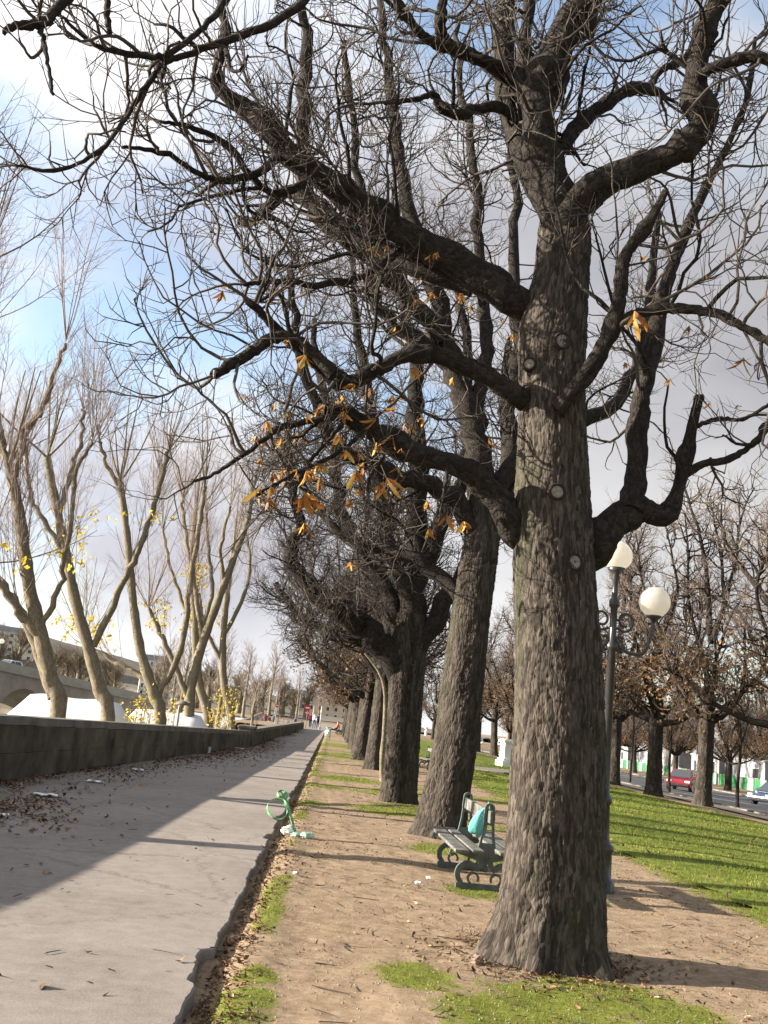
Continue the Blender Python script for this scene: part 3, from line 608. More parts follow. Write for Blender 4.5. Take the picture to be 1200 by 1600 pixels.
LIMBS = [  # pixel course, pixel widths, depth at start and end, density, child length
    ([(850, 505), (800, 468), (740, 425), (680, 392), (610, 352), (550, 312), (495, 272), (445, 236), (408, 185), (345, 142), (338, 112), (352, 55), (345, 0), (350, -60)], [50, 68, 62, 56, 54, 50, 46, 44, 38, 26, 18, 16, 13, 9], 0.12, -0.5, 1.0, 1.0),
    ([(740, 440), (660, 420), (600, 392), (540, 358), (490, 318), (450, 300), (395, 345), (378, 345)], [50, 46, 42, 38, 32, 26, 20, 17], 0.1, 0.7, 0.9, 0.9),
    ([(840, 640), (800, 615), (750, 582), (690, 558), (640, 553), (590, 577), (545, 597), (500, 573), (450, 530), (412, 492), (385, 470)], [30, 40, 34, 30, 27, 25, 24, 22, 19, 15, 9], 0.0, -0.9, 1.1, 1.0),
    ([(520, 585), (470, 535), (430, 528), (385, 555), (345, 580), (335, 583)], [20, 19, 18, 17, 16, 14], -0.75, -1.0, 1.2, 0.9),
    ([(850, 872), (805, 832), (775, 775), (722, 732), (650, 708), (590, 678), (540, 650), (505, 641)], [40, 58, 46, 38, 36, 34, 30, 26], 0.12, -0.6, 0.25, 0.9),
    ([(540, 652), (500, 655), (440, 668), (380, 712), (325, 745), (300, 752)], [12, 11, 10, 8, 6, 4], -0.6, -0.8, 1.0, 0.6),
    ([(875, 905), (925, 860), (962, 815), (1000, 795), (1040, 805), (1060, 762), (1074, 700), (1090, 632), (1092, 622)], [46, 74, 60, 50, 44, 26, 22, 18, 15], 0.15, 0.25, 0.15, 0.7),
    ([(985, 800), (993, 752), (996, 690), (1003, 620), (1020, 540), (1038, 455), (1055, 405), (1085, 330), (1130, 240), (1165, 160), (1180, 60)], [48, 42, 38, 37, 36, 30, 24, 18, 14, 11, 8], 0.12, 0.9, 0.9, 1.0),
    ([(1066, 742), (1100, 725), (1145, 715), (1180, 690), (1205, 665), (1260, 640)], [16, 15, 14, 12, 10, 7], 0.22, 0.1, 1.0, 0.8),
    ([(1085, 668), (1120, 655), (1160, 655), (1205, 630)], [10, 9, 8, 6], 0.25, 0.3, 0.9, 0.7),
    ([(870, 640), (905, 600), (940, 548), (962, 490), (972, 430), (980, 395), (1012, 350), (1040, 300)], [34, 30, 28, 26, 24, 22, 17, 12], -0.3, -0.9, 1.0, 1.0),
    ([(955, 512), (1000, 488), (1060, 482), (1120, 490), (1170, 515), (1215, 540), (1260, 545)], [20, 19, 17, 16, 14, 12, 9], -0.5, -1.3, 1.1, 1.0),
    ([(880, 400), (888, 345), (915, 305), (960, 278), (1025, 250), (1075, 225), (1098, 190), (1086, 130), (1098, 60), (1120, 10), (1165, -50)], [40, 66, 60, 54, 50, 48, 46, 42, 38, 34, 24], 0.0, -1.0, 0.9, 1.0),
    ([(1088, 120), (1130, 100), (1180, 88), (1240, 110)], [22, 20, 17, 12], -0.8, -1.1, 1.0, 1.0),
    ([(850, 262), (882, 225), (908, 190), (950, 160), (988, 138), (1025, 143), (1034, 148)], [22, 32, 28, 26, 24, 20, 14], -0.1, 0.6, 0.8, 0.8),
    ([(1010, 140), (1035, 108), (1070, 92), (1100, 20), (1130, -60)], [16, 15, 14, 11, 8], 0.5, 0.8, 0.9, 0.8),
    ([(882, 420), (874, 330), (852, 262), (842, 200), (852, 130), (872, 75), (915, 5), (965, -90), (1000, -260)], [50, 84, 74, 67, 66, 66, 64, 54, 36], 0.0, -0.3, 0.8, 1.0),
    ([(876, 390), (862, 330), (834, 270), (808, 210), (792, 130), (788, 50), (796, -60), (800, -250)], [40, 60, 56, 48, 44, 42, 38, 26], 0.1, 0.9, 0.9, 1.0),
    ([(846, 250), (822, 150), (818, 80), (826, 10), (820, -120)], [34, 28, 26, 24, 16], 0.0, 0.2, 0.7, 1.0),
    ([(806, 125), (760, 98), (716, 78), (690, 55), (690, 20), (700, -40)], [34, 30, 27, 22, 17, 12], 0.25, -0.5, 1.0, 1.0),
    ([(720, 80), (670, 62), (630, 20), (610, -30)], [24, 20, 17, 12], -0.2, -0.7, 1.0, 1.0),
    ([(812, 190), (780, 168), (740, 172), (715, 178), (690, 170), (678, 148), (650, 155), (600, 160)], [16, 24, 21, 20, 19, 13, 10, 7], 0.35, -0.4, 0.9, 0.9),
    ([(520, -40), (440, 28), (370, 58), (300, 82), (258, 96), (244, 112), (205, 170), (160, 232), (90, 266), (22, 257)], [16, 14, 12, 11, 10, 9, 7, 6, 5, 3], -1.3, -2.1, 0.75, 0.55),
    ([(360, -10), (318, 42), (262, 84), (220, 88), (150, 70), (90, 20)], [11, 10, 9, 8, 6, 4], -1.6, -2.3, 0.8, 0.5),
    ([(130, -30), (88, 15), (62, 37), (20, 42), (5, 52)], [16, 14, 13, 9, 5], -2.6, -2.9, 0.6, 0.4),
    ([(62, 38), (72, 80), (82, 148)], [8, 6, 4], -2.75, -2.8, 0.7, 0.3),
    ([(170, -30), (168, 20), (172, 50)], [10, 9, 7], -2.4, -2.4, 0.6, 0.4),
    ([(545, 650), (512, 690), (482, 725), (462, 765), (455, 790)], [9, 7, 6, 5, 3], -0.58, -0.8, 1.4, 0.35),
    ([(605, 682), (598, 715), (580, 742), (575, 770)], [8, 7, 5, 3], -0.5, -0.7, 1.4, 0.35),
    ([(575, 668), (540, 700), (500, 722), (460, 740), (415, 765), (400, 775)], [9, 8, 7, 6, 5, 3], -0.55, -0.9, 1.4, 0.4),
    ([(700, 725), (695, 765), (688, 800)], [8, 6, 3], -0.45, -0.6, 1.2, 0.35),
    ([(640, 380), (570, 430), (500, 445), (440, 440), (380, 445)], [14, 13, 12, 10, 6], 0.1, -0.6, 1.0, 0.9),
    ([(480, 285), (420, 300), (355, 228), (300, 200), (250, 190)], [16, 14, 12, 9, 5], -0.2, -0.9, 1.0, 0.8),
    ([(440, 240), (400, 272), (330, 280), (260, 240), (190, 230)], [16, 13, 11, 8, 5], -0.2, -1.2, 1.0, 0.7),
]
for pts, ws, a, b, dens, ll in LIMBS:
    n = len(pts) * 7; P = spline(px(pts, a, b), n); R = np.interp(np.linspace(0, 1, n), np.linspace(0, 1, len(ws)), rr(ws))
    R = R * (0.9 + 0.05 * np.sin(np.arange(n) * 0.55 + len(pts)) + g.rs.normal(0, 0.015, n))
    for kk in range(max(1, n // 14)):
        cpos = g.rs.uniform(n * 0.3, n); R = R * (1 + 0.22 * np.exp(-((np.arange(n) - cpos) / 1.6) ** 2))
    g.limb(P, R, wob=0.004, dens=dens * (1.3 if pts[0][1] < 560 else 1.0), lens=ll)
finish(main, g, M['bark_limb'], M['twig'], origin=BASE, split=0.055); main_g = g
# end caps of the sawn limbs and the pale sawn knots on the trunk
def disc(c, nv, r, name='sawn_knot', parent=main, org=BASE, th=0.05, mat=None):
    if name == 'sawn_end': r *= 0.74; th = 0.012
    nv = Vector(nv).normalized(); mb = MB(); seg = 18
    prof = [(r * 1.08, -th), (r * 1.10, -0.004), (r * 0.98, 0.006), (r * 0.80, 0.002), (r * 0.55, 0.006), (r * 0.25, 0.001), (0.0005, 0.003)]
    mb.lathe(prof, seg); o = mb.build(name, mat or M['cut'], parent, smooth=True)
    o.rotation_euler = nv.to_track_quat('Z', 'Y').to_euler(); o.location = [float(v) for v in np.array(c) - org]; return o
for x, y, r, nx in ((827, 568, 0.048, -0.45), (880, 532, 0.062, 0.15), (871, 768, 0.055, 0.05), (899, 878, 0.058, 0.4)):
    R_ = float(np.interp(y, [500, 600, 700, 800, 900], [0.27, 0.262, 0.275, 0.305, 0.32]))
    c = at(x, y, Y0); dx = c[0] - at(866, y, Y0)[0]
    c = at(x, y, Y0 - math.sqrt(max(0.01, R_ ** 2 - dx ** 2)) - 0.012)
    disc(c + np.array([0, 0.012, 0]), (nx, -1, 0.0), r * 0.88)
    cal = MB(); cal.lathe([(r * 1.35, -0.05), (r * 1.28, -0.012), (r * 1.12, 0.006), (r * 0.95, 0.004), (r * 0.86, -0.012)], 18); cal = cal.build('callus_ring', M['bark_limb'], main, smooth=True); cal.rotation_euler = Vector((nx, -1, 0)).to_track_quat('Z', 'Y').to_euler(); cal.location = [float(v) for v in c - BASE]
disc(at(334, 584, Y0 - 1.0), (-1, -0.2, -0.15), 0.037, 'sawn_end'); disc(at(504, 641, Y0 - 0.6), (-1, -0.1, 0.1), 0.066, 'sawn_end')
disc(at(1092, 622, Y0 + 0.25), (0.1, 0, 1), 0.038, 'sawn_end')

# withered leaves still hanging on it, each one a piece
def leaf_mesh(seed):
    rs = np.random.default_rng(seed); V = []; Tq = []; rn = []
    for k in range(int(rs.integers(3, 6))):
        a = rs.uniform(-0.75, 0.75); az = rs.uniform(0, 6.28); L = rs.uniform(0.09, 0.17); w = L * 0.15
        d = nrm(np.array([math.sin(a) * math.cos(az), math.sin(a) * math.sin(az), -math.cos(a) * 0.9])); sd = nrm(np.cross(d, (0.3, 0.5, 0.2))); up = np.cross(d, sd)
        o = len(V); cu = rs.uniform(-0.9, 0.9)
        for t, ww in ((0, 0.1), (0.35, 0.75), (0.68, 1.0), (0.88, 0.6), (1.0, 0.05)):
            c = d * L * t + up * cu * L * t * t; V += [c + sd * w * ww + up * w * 0.5 * ww, c, c - sd * w * ww + up * w * 0.5 * ww]
        for j in range(4):
            b = o + j * 3; Tq += [(b, b + 1, b + 4, b + 3), (b + 1, b + 2, b + 5, b + 4)]
        rn += [rs.uniform(0, 1)] * 15
    return np_mesh('leaf', np.array(V), Tq, None, [M['dead_leaf']], True, fattr={'rnd': rn})
LM = [leaf_mesh(k) for k in range(7)]
LEAVES = [(600, 678, 1.1), (590, 672, .9), (500, 722, 1.2), (512, 718, .8), (575, 752, 1.3), (588, 745, 1.1), (600, 760, 1.2), (565, 748, .9), (470, 772, 1.3), (480, 765, 1.0), (460, 795, 1.2), (472, 800, .9), (410, 768, 1.1), (400, 760, .9), (415, 795, .9),
          (450, 745, 1.0), (440, 738, .8), (472, 680, 1.0), (520, 690, .9), (528, 735, .7), (560, 605, 1.0), (600, 600, .9), (625, 612, 1.0), (650, 610, .8), (610, 590, .7), (500, 560, .9), (480, 550, .7), (965, 480, 1.4), (970, 488, 1.1), (858, 515, 1.1), (875, 510, 1.2), (905, 485, .8), (890, 512, .8),
          (1158, 582, 1.1), (688, 800, 1.0), (680, 795, .8), (740, 678, .9), (712, 820, .9), (350, 452, .8), (360, 448, .7), (590, 398, .7), (608, 385, .6), (640, 470, .7), (655, 425, .7), (1015, 500, .7), (1080, 512, .7), (705, 458, .6), (752, 815, .7), (660, 640, .7), (640, 660, .6), (490, 745, .8), (545, 770, .7), (425, 745, .8), (690, 840, .7)]
rl = random.Random(3)
TIPS = np.array([t[0] for t in main_g.tips]); _q = (TIPS - np.array([0, 0, EYE])) @ CAM_M; TPX = np.stack([CX - FPX * _q[:, 0] / _q[:, 2], CY + FPX * _q[:, 1] / _q[:, 2]], 1); _near = TIPS[:, 1] < Y0 + 0.2; TIPS, TPX = TIPS[_near], TPX[_near]
LEAVES += [(rl.gauss(505, 65), rl.gauss(700, 70), rl.uniform(0.35, 0.8)) for _ in range(46)] + [(rl.uniform(600, 1180), rl.uniform(380, 640), rl.uniform(0.3, 0.6)) for _ in range(22)]
used_tips = np.zeros(len(TIPS))
for k, (x, y, s) in enumerate(LEAVES):
    j = int(np.argmin(np.sum((TPX - [x, y - 6]) ** 2, 1) + used_tips * 400)); used_tips[j] += 1
    o = link('leaf', LM[k % 7], main, loc=TIPS[j] + np.array([rl.uniform(-.01, .01), rl.uniform(-.01, .01), 0.004]) - BASE, rot=(rl.uniform(-.4, .4), rl.uniform(-.4, .4), rl.uniform(0, 6.28)))
    o.scale = (s * 0.82,) * 3

# ================================================================ second and third chestnuts
CH2 = lv(CH, rad=1.15); CH2[0]['per_m'] = 6.4; CH2[1]['per_m'] = 7.0; CH2[2]['per_m'] = 6.6; CH2[2]['len'] = (0.14, 0.45)
B2 = on_ground(690, 1308); Y2 = B2[1]
t2 = empty('chestnut_tree', B2, label='second chestnut from the camera, leaning right behind the bench', cat='tree')
pp = px([(683, 1330), (690, 1290), (702, 1220), (714, 1150), (723, 1070), (732, 990), (742, 910), (752, 840), (752, 760)], Y=Y2)
link('trunk', trunk_mesh('trunk', np.array(pp) - B2, rr([80, 70, 67, 66, 64, 62, 60, 57, 46], Y2), 260, 110, M['bark'], seed=8, amp=0.016, cell=(0.05, 0.12), flare=0.42, flutes=5), t2)
g = Grower(12, CH2, cut_env(-2.3, 5.8, Y2 - 3.6, Y2 + 3.6, 2.6, 14.5))
for pts, ws, a, b, dn in [
    ([(752, 800), (745, 690), (728, 630), (710, 580), (692, 520), (678, 450), (645, 345), (622, 250), (614, 165), (600, 70), (590, -40)], [48, 44, 40, 36, 34, 30, 26, 23, 20, 15, 10], 0, 0.5, 1.0),
    ([(690, 530), (650, 480), (600, 420), (540, 370), (490, 330), (472, 260), (474, 160), (480, 60), (478, -20)], [30, 29, 28, 27, 26, 25, 23, 18, 12], 0.1, -1.2, 1.0),
    ([(750, 850), (720, 790), (680, 760), (630, 745), (570, 720), (520, 690), (480, 600), (460, 500), (455, 420)], [38, 32, 28, 25, 22, 19, 15, 12, 8], 0, -1.4, 1.4),
    ([(752, 860), (790, 790), (800, 700), (795, 640), (810, 540), (800, 430), (805, 300), (790, 180)], [40, 34, 30, 28, 24, 20, 16, 10], 0.1, 1.6, 1.0),
    ([(752, 800), (830, 700), (950, 640), (1000, 560), (1020, 440), (1030, 330)], [34, 28, 24, 20, 16, 10], 0.1, 1.2, 1.0),
    ([(735, 960), (690, 900), (620, 860), (560, 850), (500, 800), (460, 740), (430, 660)], [26, 22, 19, 16, 13, 10, 7], 0, 0.9, 1.6),
    ([(742, 640), (760, 560), (755, 470), (745, 360), (740, 240), (720, 120), (715, 20)], [28, 24, 21, 18, 15, 11, 8], 0.1, 1.5, 1.0),
    ([(710, 580), (640, 520), (590, 480), (580, 380), (560, 260), (545, 150), (540, 60)], [26, 23, 20, 17, 14, 11, 8], 0.1, -0.6, 1.0)]:
    n = len(pts) * 4; P = spline(px(pts, a, b, Y2), n); R = np.interp(np.linspace(0, 1, n), np.linspace(0, 1, len(ws)), rr(ws, Y2))
    g.limb(P, R, wob=0.03, dens=dn)
finish(t2, g, M['bark_limb'], M['twig'], origin=B2, split=0.09)

B3 = on_ground(624, 1254); Y3 = B3[1]
t3 = empty('chestnut_tree', B3, label='third chestnut from the camera with a deep cleft down its trunk', cat='tree')
pp = px([(622, 1270), (624, 1235), (628, 1180), (631, 1120), (634, 1070), (637, 1020), (642, 960)], Y=Y3)
link('trunk', trunk_mesh('trunk', np.array(pp) - B3, rr([60, 55, 53, 52, 53, 55, 42], Y3), 200, 110, M['bark'], seed=21, amp=0.02, cell=(0.055, 0.15), flare=0.30, flutes=5, double=0.22), t3)
g = Grower(13, CH2, cut_env(-2.4, 5.6, Y3 - 3.6, Y3 + 3.6, 2.7, 14.5))
for pts, ws, a, b, dn in [
    ([(632, 1060), (600, 1015), (560, 975), (520, 945), (480, 915), (455, 870), (468, 810), (450, 740), (455, 650)], [48, 42, 37, 33, 28, 21, 15, 11, 7], 0, -1.0, 1.9),
    ([(640, 1010), (645, 930), (650, 850), (655, 760), (650, 660), (645, 560), (630, 440), (620, 330)], [46, 40, 36, 32, 28, 23, 17, 10], 0, 0.6, 1.3),
    ([(645, 1020), (690, 950), (730, 890), (770, 820), (790, 720), (790, 620), (800, 520)], [34, 30, 27, 24, 20, 15, 10], 0, 0.6, 1.1),
    ([(636, 1000), (600, 930), (560, 860), (530, 780), (520, 690), (500, 590), (490, 500)], [30, 27, 24, 21, 18, 14, 9], 0.1, 1.6, 1.3),
    ([(636, 1030), (570, 1000), (510, 990), (470, 960), (430, 915)], [24, 20, 17, 13, 9], 0.1, 1.5, 2.0),
    ([(650, 900), (700, 800), (730, 700), (735, 600), (720, 480), (700, 380)], [28, 24, 21, 17, 13, 8], 0, -1.0, 1.2),
    ([(645, 940), (610, 850), (590, 750), (580, 640), (560, 520), (550, 400)], [28, 25, 21, 17, 13, 8], 0, -1.6, 1.3)]:
    n = len(pts) * 4; P = spline(px(pts, a, b, Y3), n); R = np.interp(np.linspace(0, 1, n), np.linspace(0, 1, len(ws)), rr(ws, Y3))
    g.limb(P, R, wob=0.04, dens=dn)
finish(t3, g, M['bark_limb'], M['twig'], origin=B3, split=0.12)

# ================================================================ chestnuts of one build, copied down the row and along the road
def chestnut(name, seed, per=1.0, height=12.5, half=3.5, low=2.6, leaves=0, bark=None, twig=None, thick=1.5, loc=(0, 0, 0), **kw):
    root = empty(name, loc, **kw); rs = np.random.default_rng(seed)
    L = lv(CH, rad=thick); L[0]['per_m'] = 4.6 * per; L[1]['per_m'] = 4.8; L[2]['per_m'] = 5.0; L[2]['len'] = (0.2, 0.6); L[0]['len'] = (0.8, 2.0)
    g = Grower(seed, L, lambda q: -half - 0.25 < q[0] < half + 0.4 and abs(q[1]) < 3.9 and low < q[2] < height + 1)
    fork = rs.uniform(2.9, 3.4); lean = rs.normal(0, 0.05, 2)
    pts = [(0, 0, -0.08), (0, 0, 0.4), (lean[0] * 1.5, lean[1] * 1.5, 1.6), (lean[0] * 3, lean[1] * 3, fork), (lean[0] * 4, lean[1] * 4, fork + 0.9)]
    link('trunk', trunk_mesh('trunk', pts, [0.36, 0.325, 0.30, 0.295, 0.20], 110, 64, bark or M['bark'], seed=seed, amp=0.022, cell=(0.07, 0.17), flare=0.35, flutes=5, double=0.12), root)
    top = np.array(pts[3])
    for k in range(11):
        z = fork - 0.5 + (0 if k < 6 else rs.uniform(0.6, 3.4)); az = k * 2.39996 + rs.normal(0, 0.25); el = math.radians(rs.uniform(14, 48) if k < 6 else rs.uniform(35, 75))
        ln = rs.uniform(3.8, 5.2) if k < 6 else rs.uniform(4.0, 6.5); n = 16; d = np.array([math.cos(az) * math.cos(el), math.sin(az) * math.cos(el), math.sin(el)])
        p = np.array([top[0], top[1], z]); P = [p.copy()]
        for i in range(1, n):
            d = nrm(d + rs.normal(0, 0.13, 3) + np.array([0, 0, 0.075])); q = p + d * ln / n * 1.25
            if abs(q[0]) > half - 0.3 or abs(q[1]) > 3.6: d = nrm(np.array([d[0] * 0.1, d[1] * 0.1, 1.0])); q = p + d * ln / n
            if q[2] > height: break
            p = q; P.append(p.copy())
        if len(P) < 5: continue
        P = spline(P, 18); R = np.interp(np.linspace(0, 1, 18), [0, 0.3, 1], [0.135, 0.085, 0.028]) * rs.uniform(0.8, 1.15)
        g.limb(P, R, lvl=0, span=(0.15, 1.0))
    finish(root, g, M['bark_limb'] if bark is None else bark, twig or M['twig'])
    if leaves:
        tips = [t[0] for t in g.tips if t[0][2] < 5.5]; idx = rs.choice(len(tips), min(len(tips), leaves), replace=True)
        link('dry_leaves', leaf_cloud('dry_leaves', [tips[i] for i in idx], 0.15, M['brown_leaf'], rs, 0.05, 0.28), root, kind='stuff')
    return root
ordinals = ['fourth', 'fifth', 'sixth', 'seventh', 'eighth', 'ninth', 'tenth', 'eleventh', 'twelfth', 'thirteenth', 'fourteenth', 'fifteenth', 'sixteenth']
row = [(1.59, 34.6), (1.35, 41.5), (1.42, 48.0), (1.38, 54.6), (1.45, 61.0), (1.4, 67.7), (1.42, 74.3), (1.4, 81), (1.4, 88), (1.45, 95), (1.5, 108), (1.5, 116)]
CV = [chestnut('chestnut_tree', 31, 1.5, loc=(*row[0], 0)), chestnut('chestnut_tree', 32, 1.5, leaves=900, loc=(*row[1], 0)), chestnut('chestnut_tree', 33, 1.15, leaves=2600, low=2.1, loc=(*row[2], 0))]
for k, (x, y) in enumerate(row):
    o = CV[k] if k < 3 else copy_tree(CV[(1, 2, 2, 0, 2, 1, 2, 2, 0)[k - 3]])
    o.location = (x, y, 0); o.rotation_euler[2] = [0, 0, math.pi, math.pi, 0, 0, 0, math.pi, 0, math.pi, 0, 0][k]
    tag(o, ordinals[k] + ' chestnut trunk from the camera in the row beside the path', 'tree', 'chestnuts in the row beside the path')
M['twig_road'] = pmat('twig_road', [(0.085, 0.065, 0.052), (0.17, 0.13, 0.105)], 3, 0.85, 0.15)
RV = [chestnut('chestnut_tree', 41, 1.1, 14, 5.0, 2.9, leaves=7500, twig=M['twig_road'], thick=1.9), chestnut('chestnut_tree', 42, 1.2, 13, 5.0, 2.9, leaves=6000, twig=M['twig_road'], thick=1.9)]
spots = [(16.75, 45.1, 'road-side chestnut right of the red car, its left half sunlit'), (15.74, 49.0, 'stout road-side chestnut left of the red car with a sunlit flank'), (16.55, 58.8, 'road-side chestnut just right of the lamp post'),
         (16.3, 35.2, 'road-side chestnut whose boughs reach in at the right edge'), (16.2, 69.5, 'road-side chestnut hidden behind the nearest trunk'), (16.3, 80, 'far road-side chestnut just left of the nearest trunk above the white pedestal'), (16.4, 90.5, 'far road-side chestnut in the gap right of the leaning second trunk'),
         (16.3, 101, 'far road-side chestnut close right of the leaning second trunk'), (16.3, 113, 'very far road-side chestnut behind the leaning second trunk'), (16.5, 126, 'very far road-side chestnut between the second and third trunks'),
         (36.4, 78, 'chestnut across the road beyond the blue car'), (36.4, 92, 'chestnut across the road behind the striped hoarding, right of the red car'), (36.3, 106, 'chestnut across the road straight behind the red car'), (36.5, 121, 'chestnut across the road before the white cabin, left of the red car'), (36.2, 138, 'chestnut across the road behind the lamp post'), (36.5, 165, 'far chestnut across the road behind the nearest trunk')] + [(49 + 3.5 * (k % 3), 88 + k * 9, 'chestnut of the dark back row behind the site cabins') for k in range(13)] + [(12 + 6.5 * k, 168 + (k * 17) % 40, 'chestnut of the dark grove far behind the white pedestal') for k in range(8)]
for k, (x, y, lab) in enumerate(spots):
    o = RV[k] if k < 2 else copy_tree(RV[k % 2])
    o.location = (x, y, float(zg(x))); o.rotation_euler[2] = k * 1.9
    o.scale = (1.1, 1.1, 1.22)
    if x > 30: o.scale = (0.9, 0.9, 0.85)
    if x > 45 or y > 167: o.scale = (1.15, 1.15, 1.1)
    tag(o, lab, 'tree', 'back row behind the site cabins' if 'back row' in lab else 'far grove behind the pedestal' if 'grove' in lab else 'chestnuts along the road')
# ================================================================ pollarded trees standing on the lower quay
QL = [dict(per_m=4.6, ang=(8, 38), len=(1.6, 3.6), rad=(0.008, 0.015), n=8, wander=0.05, up=0.22, end=0.3, up0=0.5),
      dict(per_m=4.8, ang=(22, 50), len=(0.5, 1.4), rad=(0.005, 0.008), n=4, wander=0.09, up=0.22, end=0.5),
      dict(per_m=4.6, ang=(20, 50), len=(0.18, 0.5), rad=(0.0035, 0.005), n=3, wander=0.10, up=0.25, end=0.6)]
def quay_tree(Y, stems, label, seed, leaves=70, scale=1.0):
    base = at(*stems[0][0][0], Y); base[2] = -3.9
    root = empty('pollarded_tree', base, label=label, cat='tree', group='pollarded trees on the lower quay')
    L = lv(QL, rad=scale); g = Grower(seed, L); g2 = Grower(seed + 1, L)
    for k, (pts, ws) in enumerate(stems):
        P3 = px(pts, 0, (-1) ** k * 0.5 if k else 0, Y); w = [v * 0.84 for v in rr(ws, Y)]
        if k == 0: P3 = [base + np.array([0.1, 0, -0.1])] + P3; w = [w[0] * 1.25] + w
        n = len(P3) * 5; P = spline(P3, n); R = np.interp(np.linspace(0, 1, n), np.linspace(0, 1, len(w)), w)
        if k == 0:
            V, Q, A = tubes([(P, R, 20)]); link('trunk', np_mesh('trunk', V - base, Q, None, [M['bark_quay']], True, attr=A), root); g.spawn(P, R, 0, 0.8, (0.55, 1.0))
        else: g.limb(P, R, wob=0.03, dens=0.9, span=(0.35, 1.0))
        if w[-1] > 0.02:        # pollard head
            for j in range(6):
                d = nrm(g.rs.normal(0, 0.35, 3) + np.array([-0.05, 0, 1.0])); g.grow(P[-1], d, g.rs.uniform(2.2, 4.0), w[-1] * 0.36, 0, 1.0)
    finish(root, g, M['bark_quay'], M['twig_quay'], origin=base)
    tips = sorted((t[0] - base for t in g.tips), key=lambda q: q[2])[:60]
    idx = g.rs.choice(len(tips), leaves); link('yellow_leaves', leaf_cloud('yellow_leaves', [tips[i] for i in idx], 0.15, M['yellow_leaf'], g.rs, 0.03, 0.06), root, kind='stuff')
    return root
Q1 = quay_tree(24.5, [([(90, 1128), (78, 1060), (62, 985), (47, 925), (38, 860), (28, 790), (14, 728)], [30, 28, 26, 24, 22, 20, 17]),
               ([(22, 745), (35, 695), (38, 672), (60, 650), (80, 600), (103, 532)], [14, 13, 12, 11, 9, 7]), ([(14, 730), (0, 680), (-10, 600), (-12, 500)], [15, 13, 10, 7]),
               ([(66, 1000), (34, 962), (4, 915), (-40, 880)], [17, 15, 13, 10]), ([(82, 1090), (55, 1010), (22, 935), (-15, 880), (-35, 800)], [18, 16, 14, 12, 8]), ([(62, 985), (90, 925), (106, 850), (117, 745), (145, 688)], [11, 10, 9, 8, 6])],
               'nearest pollarded tree at the left edge with leaning twin stems', 51, 120)
Q2 = quay_tree(30.0, [([(168, 1132), (155, 1075), (140, 1018), (119, 945), (104, 870), (90, 800), (74, 715)], [25, 24, 22, 20, 18, 16, 13]),
               ([(146, 1010), (192, 912), (222, 850), (250, 760), (262, 705)], [13, 12, 11, 9, 7]), ([(90, 810), (110, 740), (125, 690), (130, 640)], [11, 10, 8, 6]), ([(104, 870), (60, 800), (45, 760), (40, 700)], [10, 9, 8, 6])],
               'second pollarded tree from the left, slender and leaning left', 53, 120)
Q3 = quay_tree(36.0, [([(250, 1135), (240, 1083), (221, 1022), (208, 942), (203, 880), (194, 800), (188, 752)], [22, 21, 17, 15, 14, 13, 11]),
               ([(246, 1085), (274, 1037), (287, 983), (300, 900), (312, 820), (320, 760)], [13, 12, 11, 10, 9, 7]), ([(236, 1065), (200, 1045), (160, 1022), (130, 1010)], [10, 9, 8, 6]), ([(190, 770), (165, 720), (155, 690)], [9, 8, 6]), ([(204, 880), (235, 810), (250, 740)], [9, 8, 6])],
               'third pollarded tree from the left with a wide fork low down', 55, 180)
Q4 = quay_tree(43.0, [([(294, 1137), (298, 1075), (317, 1004), (346, 925), (370, 860), (387, 815), (394, 770)], [20, 18, 16, 14, 12, 10, 8]),
               ([(296, 1100), (275, 1040), (250, 990), (232, 950)], [11, 10, 9, 7]), ([(317, 1004), (305, 920), (290, 830), (285, 780)], [10, 9, 8, 6]), ([(350, 915), (345, 850), (360, 790)], [8, 7, 5])],
               'fourth pollarded tree from the left, its main stem leaning right', 57, 180)
Q5 = quay_tree(49.0, [([(326, 1137), (310, 1060), (304, 962), (300, 880), (305, 800)], [17, 15, 13, 12, 9]), ([(305, 1000), (330, 930), (325, 860), (322, 800)], [9, 8, 7, 5]), ([(304, 980), (270, 900), (255, 830)], [8, 7, 5])],
               'fifth pollarded tree from the left, upright between leaning neighbours', 59, 160)
Q6 = quay_tree(57.0, [([(362, 1139), (350, 1067), (348, 1004), (356, 920), (366, 850)], [15, 13, 12, 11, 8]), ([(350, 1040), (320, 980), (310, 920)], [8, 7, 5]), ([(352, 990), (385, 920), (390, 860)], [8, 7, 5])],
               'sixth pollarded tree from the left, standing right of the yellow shrub', 61, 80)
# three more of the row stand left of the frame and throw their shadows over the path
for src, y, lab in ((Q3, 17.6, 'pollarded tree just outside the left edge whose twigs reach in'), (Q2, 11.5, 'pollarded tree left of the frame shading the bench'), (Q3, 3.2, 'pollarded tree left of the frame shading the foreground')):
    o = copy_tree(src); o.location = (-8.1 if y != 10.2 else -10.2, y, -3.9); o.rotation_euler[2] = y; tag(o, lab)
